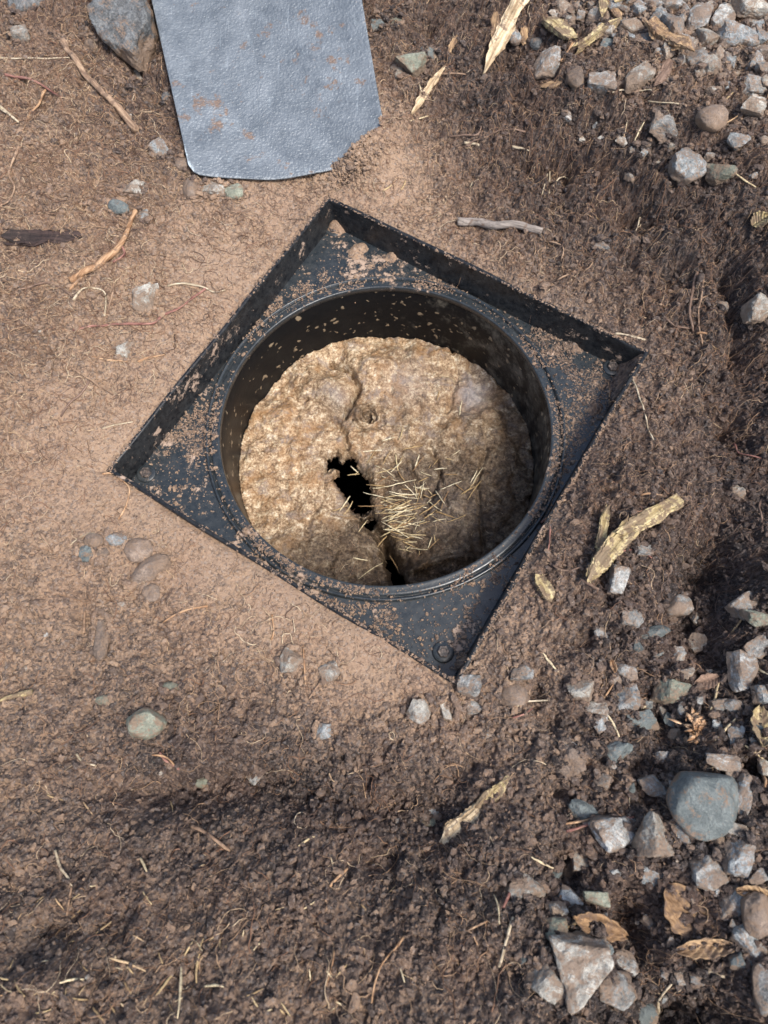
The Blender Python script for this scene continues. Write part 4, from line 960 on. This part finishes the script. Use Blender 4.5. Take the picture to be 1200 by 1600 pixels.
def chip(a, b, wpx, mat, label, name='wood_chip', cat='wood chip', th=.4, lift=.0, taper=(.6, .5), group=None, seed=1, tilt=0.):
    A, B = np.array(on_ground(*a)), np.array(on_ground(*b)); L = np.linalg.norm(B-A); m = depth(A)/F; wd = wpx*m/2; r = np.random.default_rng(seed)
    NL, S = 40, 18; V = []; P = []; jag = r.uniform(-.11, .11, S)
    for k in range(NL):
        t = k/(NL-1); wk = wd*(taper[0]+(1-taper[0])*min(1, t*4))*(taper[1]+(1-taper[1])*min(1, (1-t)*4))
        for j in range(S):
            an = 2*math.pi*j/S; e = .42; cx = math.copysign(abs(math.cos(an))**e, math.cos(an)); cy = math.copysign(abs(math.sin(an))**e, math.sin(an))
            rid = 1+.16*math.sin(j*2.9+seed)+.12*r.normal()*.5
            tt = t+jag[j]*(abs(t-.5)*2)**6
            V.append((L*(tt-.5), wk*cx*rid+wd*.18*math.sin(t*3.1+seed), wk*th*cy*rid+wd*.12*math.sin(t*4+seed*2)))
    for k in range(NL-1):
        for j in range(S): j2 = (j+1) % S; P.append((k*S+j, (k+1)*S+j, (k+1)*S+j2, k*S+j2))
    P.append(tuple(range(S))); P.append(tuple((NL-1)*S+j for j in range(S))[::-1])
    V = np.array(V); q_ = V.copy(); q_[:, 0] *= .35
    for c_ in range(3): V[:, c_] += fbm3(q_+c_*3+seed, wd*1.1, 4, seed+c_)*wd*(.0 if c_ == 0 else .66)
    V[:, 1] += wd*.28*fbm3(np.c_[V[:, 0], V[:, 0]*0, V[:, 0]*0]+seed*.37, L*.3, 2, seed)
    o = mesh_np(name, V, polys=P, mat=M[mat], smooth=False)
    C_ = (A+B)/2; o.location = (C_[0], C_[1], max(C_[2], float(gh(C_[0], C_[1])))+wd*th*.5+lift)
    dd = B-A; o.rotation_euler = Euler((tilt, -math.asin(dd[2]/L), math.atan2(dd[1], dd[0])))
    return tag(o, label, cat, group)
def leaf(a, b, wpx, mat, label, curl=.5, lift=.002, seed=1, veins=True, name='leaf', cat='leaf', group=None, tilt=0):
    A, B = np.array(on_ground(*a)), np.array(on_ground(*b)); L = np.linalg.norm(B-A); wd = wpx*depth(A)/F/2; NL, NW = 28, 13; V = []; P = []
    for k in range(NL):
        t = k/(NL-1); wk = wd*math.sin(math.pi*min(1, t*.94+.03))**.75*(1+.08*math.sin(t*23+seed))+.0002
        for j in range(NW):
            s = (j/(NW-1)-.5)*2
            V.append((L*(t-.5), wk*s, curl*wd*(s*s)*.8+.05*L*math.sin(t*3+seed)+.0009*math.sin(t*40+abs(s)*9)-.0015*math.exp(-(s*7)**2)))
    for k in range(NL-1):
        for j in range(NW-1): P.append((k*NW+j, (k+1)*NW+j, (k+1)*NW+j+1, k*NW+j+1))
    o = mesh_np(name, V, polys=P, mat=M[mat]); so_ = o.modifiers.new('s', 'SOLIDIFY'); so_.thickness = .0005
    C_ = (A+B)/2; o.location = (C_[0], C_[1], float(gh(C_[0], C_[1]))+lift); dd = B-A; o.rotation_euler = Euler((tilt, -math.asin(np.clip(dd[2]/L, -1, 1)), math.atan2(dd[1], dd[0])))
    return tag(o, label, cat, group)

root([(98,66),(118,98),(140,128),(165,152),(192,178),(212,205)], 9, 11, 'root_tan', 'thick tan root running diagonally below the large dark rock')
root([(8,118),(40,130),(72,140),(98,154)], 6, 4, 'root_red', 'reddish root at the far upper left')
root([(72,140),(66,165),(46,180),(40,200)], 6, 3, 'root_orange', 'short orange root hanging from the reddish root')
root([(0,168),(18,182),(32,196)], 7, 4, 'root_pale', 'pale root stub at the left edge near the top')
root([(30,230),(24,250),(16,275),(24,295),(14,315),(0,322)], 5, 3, 'root_tan', 'wavy tan root down the left edge')
root([(0,95),(50,92),(80,96),(110,92)], 3, 2, 'root_pale', 'straw coloured thin root at the upper left')
root([(212,330),(205,350),(190,385),(172,405),(150,420),(112,442)], 7, 12, 'root_orange', 'thick forked orange root left of the collar, orange at its bend')
root([(190,385),(196,400),(178,412)], 5, 4, 'root_red', 'short red root fork under the orange root')
root([(115,517),(150,512),(180,508),(215,508),(242,505),(258,492),(285,480),(310,462),(322,452)], 5, 5, 'root_red', 'long thin red root left of the collar')
root([(262,448),(290,445),(318,450),(336,458),(352,454)], 4, 3, 'root_pale', 'pale root crossing the tip of the long red root')
root([(24,458),(48,448),(72,442),(95,450),(115,466)], 4, 4, 'root_dark', 'dark arched root near the left edge')
root([(115,470),(130,455),(148,452),(166,462),(164,495)], 5, 3, 'root_pale', 'pale hooked root left of the whitish triangular stone')
root([(180,440),(174,470),(168,500)], 4, 3, 'root_tan', 'upright tan rootlet left of the triangular stone')
root([(112,575),(135,590),(155,604),(178,618)], 4, 3, 'root_tan', 'straight tan rootlet on the left soil, upper one')
root([(145,558),(170,564),(200,566)], 4, 4, 'root_orange', 'orange rootlet under the cream wedge stone')
root([(215,566),(235,560),(258,556)], 5, 4, 'root_orange', 'orange rootlet right of the cream wedge stone')
root([(140,596),(125,618),(108,632),(96,652)], 6, 4, 'root_dark', 'dark crooked root above the smooth tan soil')
root([(160,670),(180,665),(208,660)], 3, 2, 'root_pale', 'pale rootlet on the smooth tan soil near the collar')
root([(10,660),(14,685),(16,705)], 4, 3, 'root_tan', 'short tan root at the left edge, mid height')
root([(110,455),(122,440),(140,425)], 5, 8, 'root_orange', 'frayed lower end of the orange root')
root([(160,741),(178,742),(192,752),(204,766),(198,790),(186,812)], 4, 3, 'root_orange', 'orange root bent over the left corner of the collar')
root([(66,835),(74,850),(82,864)], 6, 3, 'root_tan', 'tan splinter of root at lower left of the collar')
root([(110,852),(124,842),(145,834),(158,838)], 3, 2, 'root_pale', 'thin pale root arching over the stone cluster')
root([(133,955),(134,975),(132,990)], 5, 5, 'root_tan', 'upright tan root left of the long standing stone')
root([(256,974),(280,958),(305,950),(325,948)], 3, 6, 'root_orange', 'orange tapering root in the soil below the collar')
root([(425,960),(428,985),(424,1000)], 4, 3, 'root_orange', 'short root above the whitish grey stone')
root([(474,1008),(476,1040),(478,1070)], 3, 4, 'root_orange', 'upright orange root beside the whitish grey stone')
root([(505,1060),(492,1078),(483,1092)], 5, 3, 'root_tan', 'tan root running down from the pale angular stone')
root([(0,1095),(25,1088),(52,1080)], 6, 9, 'wood_yellow', 'yellow split root at the left edge, lower down', name='root')
root([(120,1178),(130,1190),(150,1196)], 5, 3, 'root_pale', 'pale bent rootlet at lower left')
root([(250,1176),(262,1190),(280,1202)], 5, 4, 'root_red', 'red brown twig end by the half buried rounded stone')
root([(238,1180),(258,1182),(275,1196)], 4, 3, 'root_orange', 'orange twig crossing the red brown twig')
root([(714,350),(740,353),(775,357),(810,361),(846,364)], 13, 11, 'wood_grey', 'grey stick with pale broken end above the collar', name='stick', cat='stick', wob=.3, lift=.45, sides=12)
root([(708,351),(722,352),(736,354)], 10, 13.5, 'root_pale', 'pale broken tip of the grey stick', name='stick', cat='stick', wob=.2, lift=.47, sides=12) if False else None
chip((692,112), (645,180), 10, 'wood_pale', 'pale wood splinter right of the spade blade', 'splinter', 'splinter', .5, .003, (.3, .25), seed=3)
root([(692,122),(710,122),(728,120)], 4, 2, 'root_tan', 'thin twig joined at the top of the pale splinter')
chip((835,-25), (758,118), 24, 'wood_pale', 'long pale bark strip at the top edge pointing down', 'bark_strip', 'bark', .35, .006, (.9, .12), seed=4)
chip((776,30), (768,72), 14, 'chip', 'brown bark flake beside the long pale strip', 'bark_strip', 'bark', .3, .003, (.4, .3), seed=5)
chip((898,86), (962,44), 15, 'wood_yellow', 'yellow wood chip pointing up right, near the top', th=.5, lift=.004, taper=(.8, .8), seed=6)
chip((853,40), (892,66), 22, 'wood_yellow', 'short broad yellow wood chip near the top', th=.4, lift=.004, taper=(.8, .7), seed=7)
chip((1008,58), (1072,104), 28, 'chip', 'torn brown wood chip in the upper right gravel', th=.35, lift=.006, taper=(.7, .3), seed=8)
chip((942,-4), (938,34), 13, 'wood_yellow', 'upright yellow chip at the top edge', th=.5, lift=.006, taper=(.7, .4), seed=9)
chip((950,10), (966,40), 11, 'chip', 'small brown chip beside the upright yellow chip', th=.5, lift=.006, taper=(.5, .4), seed=10)
chip((958,14), (990,0), 8, 'wood_yellow', 'thin yellow sliver at the top edge in the gravel', 'splinter', 'splinter', .5, .008, (.6, .3), seed=11)
chip((1045,104), (1020,142), 16, 'root_dark', 'dark brown strip of bark in the upper right gravel', 'bark_strip', 'bark', .3, .006, (.6, .3), seed=12)
chip((815,48), (822,70), 16, 'chip', 'brown flake between the strip and the yellow chips', 'bark_strip', 'bark', .3, .002, (.6, .5), seed=13)
chip((845,138), (876,132), 10, 'chip', 'orange brown flake under the leaning stone', 'bark_strip', 'bark', .3, .001, (.4, .3), seed=14)
chip((702,82), (713,58), 9, 'chip', 'small curled brown flake right of the spade', 'bark_strip', 'bark', .3, .001, (.4, .3), seed=15)
chip((14,368), (122,372), 28, 'bark', 'flat black brown piece of bark at the left edge', 'bark_piece', 'bark', .22, -.001, (.95, .5), seed=16)
# forked yellow wood
fy = empty('forked_wood', tuple(on_ground(980, 850))); tag(fy, 'forked yellow rotten wood lying in the dark soil right of the collar', 'wood')
def under(o, par):
    par_l = Vector(par.location); o.location = Vector(o.location)-par_l; o.parent = par
    for k in ('label', 'category', 'group'):
        if k in o: del o[k]
    return o
under(chip((1048,788), (968,842), 22, 'wood_yellow', 'x', 'branch', 'x', .45, .010, (.95, .85), seed=21), fy)
under(chip((985,826), (922,908), 26, 'wood_yellow', 'x', 'branch', 'x', .40, .008, (.85, .6), seed=22), fy)
under(chip((947,800), (932,870), 12, 'wood_yellow', 'x', 'branch', 'x', .8, .008, (.5, .6), seed=23), fy)
chip((842,900), (858,940), 18, 'wood_yellow', 'crumbling yellow wood flake between collar and forked wood', th=.4, lift=.002, taper=(.6, .4), seed=24)
chip((792,1218), (742,1268), 18, 'wood_yellow', 'yellow splinter end lying in the ridge at bottom', 'splinter', 'splinter', .35, -.001, (.35, .9), seed=25)
chip((744,1262), (692,1312), 24, 'wood_pale', 'pinkish rotten wood continuing the yellow splinter', th=.35, lift=-.002, taper=(.8, .5), seed=26)
leaf((1045,1385), (1108,1470), 70, 'leaf', 'large curled brown leaf at lower right', .35, .006, 1)
leaf((1056,1482), (1150,1478), 26, 'chip', 'folded tan leaf with stalk under the large brown leaf', .9, .006, 2)
leaf((880,1420), (960,1450), 32, 'leaf', 'brown leaf under a straw at the bottom', .3, .004, 3)
leaf((1180,1105), (1182,1168), 32, 'wood_yellow', 'yellowed spotted leaf near the right edge', .4, .006, 4)
leaf((855,1010), (888,1052), 14, 'leaf', 'narrow brown leaf in the clods', .6, .003, 5) if False else None
leaf((1082,1072), (1120,1060), 22, 'root_dark', 'dark crumpled leaf beside the olive grey stone', .6, .003, 6)
leaf((1195,345), (1170,360), 26, 'wood_yellow', 'ragged yellow brown leaf at the right edge', .5, .004, 7)
leaf((1142,1388), (1200,1398), 20, 'chip', 'brown bark like leaf above the large tan stone', .8, .008, 8)
leaf((952,1034), (958,1052), 9, 'root_orange', 'small brown bud beside the white topped stone', .8, .004, 9, name='bud', cat='bud')
# orange husk: a tuft of curled scales
hp = on_ground(1086, 1142); r = random.Random(5); V = []; P = []
for k in range(70):
    a = r.uniform(0, 6.28); e = r.uniform(.1, 1.2); L = r.uniform(.007, .014); wd = r.uniform(.0010, .0020); base = np.array([r.gauss(0, .0035), r.gauss(0, .005), r.uniform(0, .005)])
    dv = np.array([math.cos(a)*math.cos(e), math.sin(a)*math.cos(e), math.sin(e)]); sd_ = np.array([-math.sin(a), math.cos(a), 0]); b0 = len(V)
    for i in range(6):
        t = i/5; c = base+dv*L*t-np.array([0, 0, 1])*L*.45*t*t; ww = wd*math.sin(math.pi*(t*.8+.18))
        V += [c-sd_*ww, c+sd_*ww+np.array([0, 0, ww*.5]), c+np.array([0, 0, -ww*.6])]
    for i in range(5):
        q0 = b0+i*3
        for j in range(3): P.append((q0+j, q0+(j+1) % 3, q0+3+(j+1) % 3, q0+3+j))
hk = mesh_np('seed_husk', V, polys=P, mat=M['husk']); hk.location = tuple(np.array(hp)+np.array([0, 0, .001])); tag(hk, 'frilly orange brown husk tuft among the lower right stones', 'husk')

# roots on the right side
RT = [
 ([(1090,425),(1082,450),(1078,490),(1082,520)],6,4,'root_dark','upright dark root near the right edge, mid height'),
 ([(1100,430),(1094,465),(1088,500),(1096,540)],4,3,'root_tan','tan root running beside the upright dark root'),
 ([(978,596),(992,606),(1002,640),(1012,670),(1022,690)],2.6,3,'root_pale','thin pale root hanging from the right corner of the collar'),
 ([(948,595),(952,615),(962,630),(973,642)],3,3,'root_orange','small orange root on the right edge of the plate'),
 ([(822,838),(835,824),(850,822),(858,840),(856,862)],5,3,'root_red','reddish root hooked over the ring at lower right'),
 ([(862,885),(880,893),(905,888)],5,4,'root_dark','dark curved root in front of the yellow flake'),
 ([(950,880),(972,862),(1000,862),(1018,872)],4,3,'root_red','reddish root arching right of the forked wood'),
 ([(905,905),(920,915),(935,922)],6,6,'root_dark','brown root stub at the foot of the forked wood'),
 ([(800,1105),(825,1097),(860,1094)],4,4,'root_pale','pale curved root left of the tan grey stone'),
 ([(800,1122),(820,1115),(830,1108)],4,3,'root_red','pinkish root under the pale curved root'),
 ([(800,1150),(830,1152),(860,1146)],3,2,'root_tan','thin root below the pinkish root'),
 ([(960,1042),(962,1060),(950,1080),(942,1092)],4,4,'root_orange','tan stalk curving down from the brown bud'),
 ([(725,232),(758,215),(790,205),(820,210)],3,3,'root_dark','thin dark root in the upper dark bank'),
 ([(700,214),(725,216),(745,212),(752,198)],3,3,'root_dark','branching dark root above the hollow'),
 ([(855,275),(850,292),(846,308)],3,2,'root_pale','white root tuft, left strand'),
 ([(858,272),(858,290),(858,305)],3,2,'root_pale','white root tuft, middle strand'),
 ([(864,292),(880,284),(888,282)],3,2,'root_pale','white root tuft, right strand'),
 ([(1000,340),(994,360),(988,372)],3,2,'root_pale','yellowish rootlet in the dark bank'),
 ([(725,228),(738,226),(748,230)],6,4,'root_pale','cream root tip in the dark bank'),
 ([(800,230),(812,234),(826,237)],5,3,'root_pale','pale shred left in the dark hollow'),
 ([(870,440),(890,430),(905,442)],3,2,'root_tan','short curled root above the collar wall'),
 ([(855,380),(880,385),(876,410)],3,2,'root_tan','bent rootlet right of the grey stick'),
 ([(1075,470),(1095,468),(1110,460)],3,3,'root_tan','curved tan rootlet crossing the upright dark root'),
 ([(960,524),(978,524),(1008,532)],5,4,'root_pale','pale flat root just above the right end of the rim'),
 ([(1040,498),(1055,512),(1080,516)],4,3,'root_dark','dark root leading right from the pale flat root'),
 ([(1088,522),(1104,522)],5,5,'root_orange','short orange root bit, right of the collar'),
 ([(1140,700),(1155,712),(1190,716)],4,3,'root_red','reddish root near the right edge'),
 ([(1190,780),(1182,800),(1192,830)],5,4,'root_dark','dark looping root at the right edge'),
 ([(1000,775),(1015,772),(1030,778)],4,3,'root_orange','small orange curl above the forked wood'),
 ([(880,560),(884,575)],2,2,'root_dark','tiny dark rootlet on the plate'),
 ([(545,460),(548,468),(556,474)],3,2.5,'root_orange','small root lying across the far side of the ring'),
 ([(300,1290),(330,1305),(360,1330)],7,5,'root_tan','tan root in the soil at bottom left'),
 ([(90,1328),(98,1352),(108,1370),(114,1385)],5,4,'root_pale','jointed pale straw root at bottom left'),
 ([(114,1385),(108,1410),(106,1430)],4,3,'root_tan','lower limb of the jointed root at bottom left'),
 ([(630,1460),(618,1480),(600,1500),(588,1525),(582,1555),(580,1580)],5,3,'root_orange','long curved root at the bottom middle'),
 ([(522,1482),(520,1505),(510,1540)],4,3,'root_orange','thin upright root left of the long curved root'),
 ([(762,1438),(730,1452),(738,1458),(745,1475)],4,3,'root_orange','forked orange rootlet at bottom'),
 ([(800,1380),(792,1400),(786,1420)],8,7,'root_red','dark red stalk beside the broad pale stone'),
 ([(800,1430),(790,1465),(778,1508)],6,5,'root_pale','long pale stalk at bottom right of centre'),
 ([(544,1355),(530,1368),(516,1385)],6,5,'root_orange','orange bark shred in the bottom soil'),
 ([(882,1287),(910,1282),(940,1275)],6,4,'root_orange','orange stalk below the dark slate stone'),
 ([(884,1298),(930,1284),(990,1276)],6,5,'root_red','long reddish stalk lying over the large folded stone'),
 ([(1022,1580),(1028,1555),(1050,1535)],6,4,'root_pale','bent pale stalk at the bottom right edge'),
 ([(1085,1515),(1110,1518),(1130,1525)],8,5,'root_pale','pale shred below the folded tan leaf'),
 ([(955,150),(975,148),(1010,146),(1020,150)],3,2,'root_pale','thin pale root below the white topped stone'),
 ([(1010,164),(1035,165),(1060,166)],3,3,'root_pale','thin straight root under the upper right gravel'),
 ([(875,98),(890,78),(900,62)],4,3,'root_orange','orange stalk left of the yellow chip'),
 ([(1188,1205),(1195,1230)],6,5,'root_orange','orange stalk at the right edge by the pale stone'),
]
for pts, w0, w1, mt, lb in RT: root(pts, w0, w1, mt, lb)
# straws: individual dry stalks on the soil
SW = [((1162,962),(1128,1005),'pale straw leaning on the grey slab stone'),((980,1060+0),(1000,1040),None),((940,1108),(967,1152),'straw running down from the pale stone'),
 ((1154,1118),(1117,1157),'long straw left of the yellowed leaf'),((1125,1062),(1110,1110),'upright straw beside the dark leaf'),((1178,1042),(1200,1054),'straw at the right edge'),
 ((1160,1165),(1188,1186),'straw under the yellowed leaf'),((828,1338),(862,1355),'straw in the soil left of the dark hollow'),((882,1450),(920,1430),'straw crossing the brown leaf'),
 ((848,1020),(872,1050),'short straw on the right clods'),((1000,1108),(1022,1092),'straw between wedge stone and dark soil'),
 ((1150,142),(1125,170),'straw on the upper right gravel edge'),((1122,198),(1152,182),'pale straw below the round brown stone'),((1142,275),(1178,298),'straw right of the olive white stone'),
 ((874,98),(898,68),None),((980,190),(972,220),None),((1005,195),(990,225),None),
 ((318,1465),(308,1535),'long upright straw at the bottom left'),((284,1500),(278,1590),'tallest straw at the bottom left'),((303,1470),(290,1492),'short thick straw beside the upright pair'),
 ((320,1541),(350,1541),'flat white straw lying level at the bottom'),((178,1492),(235,1512),'thin white straw lying across at bottom left'),((272,1518),(244,1555),'grey straw leaning left at the bottom'),
 ((100,1532),(138,1526),'yellow straw at the bottom left'),((196,1533),(206,1550),None),((26,1530),(42,1555),None),((220,1340),(230,1362),'bent yellow blade on the dark soil'),
 ((226,1392),(240,1412),None),((185,1432),(150,1458),None),((474,1420),(492,1408),None),((494,1305),(466,1322),'short straw in the hollow at the bottom'),((210,1520),(200,1508),None),
 ((564,1412),(572,1422),None),((148,1572),(164,1592),'thick pale straw bit at the bottom edge'),((172,1568),(184,1585),None),((60,1580),(85,1574),None),((75,1242),(100,1250),None),((130,1252),(145,1272),None),
 ((508,295),(488,276),'straw pointing at the top corner of the collar'),((598,300),(612,290),None),((626,298),(634,282),None),((640,190),(670,182),None),((660,160),(655,140),None),
 ((770,1395),(778,1440),None),((915,320),(935,345),None)]
def straw_mesh(L, w, seed):
    r = random.Random(seed); bd = r.gauss(0, .028); path = [(L*(t/7-.5), r.uniform(-.012, .012)*L+bd*L*(1-((t-3.5)/3.5)**2), .012*L*math.sin(t*.9+seed)) for t in range(8)]
    return tube(path, [w*r.uniform(.85, 1.1)*(1-.55*abs(t-3.2)/4) for t in range(8)], 6)
def straw(a, b, wpx, label, mat='straw', group=None, surf=None, lift=.0008, name='straw', cat='straw', seed=0, tilt=None):
    if surf is None: A, B = np.array(on_ground(*a)), np.array(on_ground(*b))
    else:
        A, B = np.array(at_z(*a, surf)), np.array(at_z(*b, surf)); A[2] = float(sh(A[0], A[1])); B[2] = float(sh(B[0], B[1])); A = np.array(at_z(*a, A[2])); B = np.array(at_z(*b, B[2]))
        if hd_at(A) < .001: A[2] = max(A[2], B[2])
        if hd_at(B) < .001: B[2] = max(A[2], B[2])
        if abs(A[2]-B[2]) > .6*np.linalg.norm((A-B)[:2]): B[2] = A[2] = max(A[2], B[2])
    L = np.linalg.norm(B-A); V, P = straw_mesh(L, wpx*depth(A)/F/2, seed)
    o = mesh_np(name, V, polys=P, mat=M[mat], attrs={'crumb': np.full(len(V), random.random())})
    C_ = (A+B)/2; zc = C_[2]; hm = max(float((gh if surf is None else sh)(C_[0], C_[1])), zc) if surf is None else max(zc, float(sh(C_[0], C_[1])) if hd_at(C_) > 0 else zc)
    o.location = (C_[0], C_[1], hm+lift); dd = B-A; o.rotation_euler = Euler((0, -math.asin(np.clip(dd[2]/L, -1, 1)), math.atan2(dd[1], dd[0])))
    return tag(o, label, cat, group)
def hd_at(p):
    i = int(np.clip((p[0]+.176)/.0008, 0, len(g1)-1)); j = int(np.clip((p[1]+.176)/.0008, 0, len(g1)-1)); return hd[j, i]
for k, (a, b, lb) in enumerate(SW):
    straw(a, b, 4.6 if a[1] > 900 and lb else 3.2, lb or ('short dry straw bit among the soil and roots, not at the bottom' if a[1] < 1240 else 'short dry straw bit on the crumbly soil '+('in the bottom left corner area' if a[0] < 320 else 'at the bottom middle')), group=None if lb else 'straw bits on the soil', seed=k)
for k in range(60):
    x, y = random.uniform(0, 640), 1600-abs(random.gauss(0, 140))
    if y > 1250:
        a = random.uniform(0, 6.28); L = random.uniform(7, 30)
        straw((x, y), (x+L*math.cos(a), y+L*math.sin(a)), random.uniform(1.8, 3.6), 'short dry straw bit on the crumbly soil '+('in the bottom left corner area' if x < 320 else 'at the bottom middle'), group='straw bits on the soil', seed=k, lift=.0006)
# needles and clippings on the crust
ND = [((560,708),(597,704)),((574,725),(587,703)),((597,690),(617,684)),((630,703),(660,697)),((586,730),(616,748)),((598,728),(610,705)),((618,710),(622,736)),((622,738),(633,754)),((573,766),(640,770)),
 ((568,775),(615,781)),((582,792),(635,775)),((590,798),(630,782)),((586,805),(640,786)),((555,743),(560,738)),((548,729),(560,741)),((543,743),(562,743)),((730,782),(752,751)),((688,765),(722,752)),
 ((620,815),(656,822)),((608,818),(640,828)),((600,848),(632,832)),((590,855),(608,835)),((595,845),(640,815)),((612,840),(648,812)),((628,720),(610,738)),((648,735),(655,712)),((682,628),(686,612)),((718,650),(722,628)),
 ((648,760),(664,790)),((670,785),(690,800)),((700,770),(688,800)),((680,770),(694,790)),((624,690),(630,668)),((598,880),(560,905)),((552,872),(575,880)),((640,800),(668,790)),((655,805),(690,780)),((600,790),(560,795)),
 ((548,782),(530,800)),((552,790),(536,806)),((560,812),(520,806)),((575,820),(560,832)),((520,800),(545,790))]
def ndl(x, y):
    if x < 572: return 'thin yellow needle at the left rim of the black hole in the crust'
    if y > 825: return 'thin needle on the dark crust below the black hole, near the ring'
    if x < 650: return 'thin yellow needle in the thick fan just right of the black hole'
    return 'thin needle scattered on the dark folded crust, farther right of the hole'
for k, (a, b) in enumerate(ND): straw(a, b, random.uniform(1.5, 2.6), ndl((a[0]+b[0])/2, (a[1]+b[1])/2), group='needles on the crust', surf=ZS, lift=.0012, name='needle', cat='needle', seed=100+k, mat='needle')
for k in range(100):
    if k < 52:
        t = random.random()**.8; x, y = 578+34*t+random.gauss(0, 5), 742+118*t+random.gauss(0, 6); a = random.gauss(-.15-.5*abs(t-.35), .28); L = random.uniform(14, 52)
        x += random.random()*18
    else:
        x, y = random.gauss(668, 42), random.gauss(790, 45); a = random.choice([random.gauss(-1.0, .35), random.gauss(.6, .5), random.gauss(-.2, .3)]); L = random.uniform(8, 34)
    if not (520 < x < 800 and 690 < y < 895): continue
    straw((x, y), (x+L*math.cos(a), y+L*math.sin(a)), random.uniform(1.1, 2.2), ndl(x+L*math.cos(a)/2, y+L*math.sin(a)/2), group='needles on the crust', surf=ZS, lift=random.uniform(.0006, .004), name='needle', cat='needle', seed=200+k, mat='needle')
N = 520; a = rng.uniform(0, 6.283, N); r0 = .165*np.sqrt(rng.random(N)); X = r0*np.cos(a); Y = r0*np.sin(a)
k_ = np.array([hd_at((x, y)) > .003 for x, y in zip(X, Y)]); X, Y = X[k_], Y[k_]; n = len(X)
fibres('fine_fibres', X, Y, rng.uniform(.004, .016, n), rng.uniform(.00010, .00026, n), 7, .8, rng.uniform(0, .0006, n), lambda x, y: sh(x, y), rng.uniform(.3, 1, n), M['rootlet'], 'short brown fibres stuck all over the crust', 'fibres')
print('objects', len(bpy.data.objects), 'stones', stone_n[0])
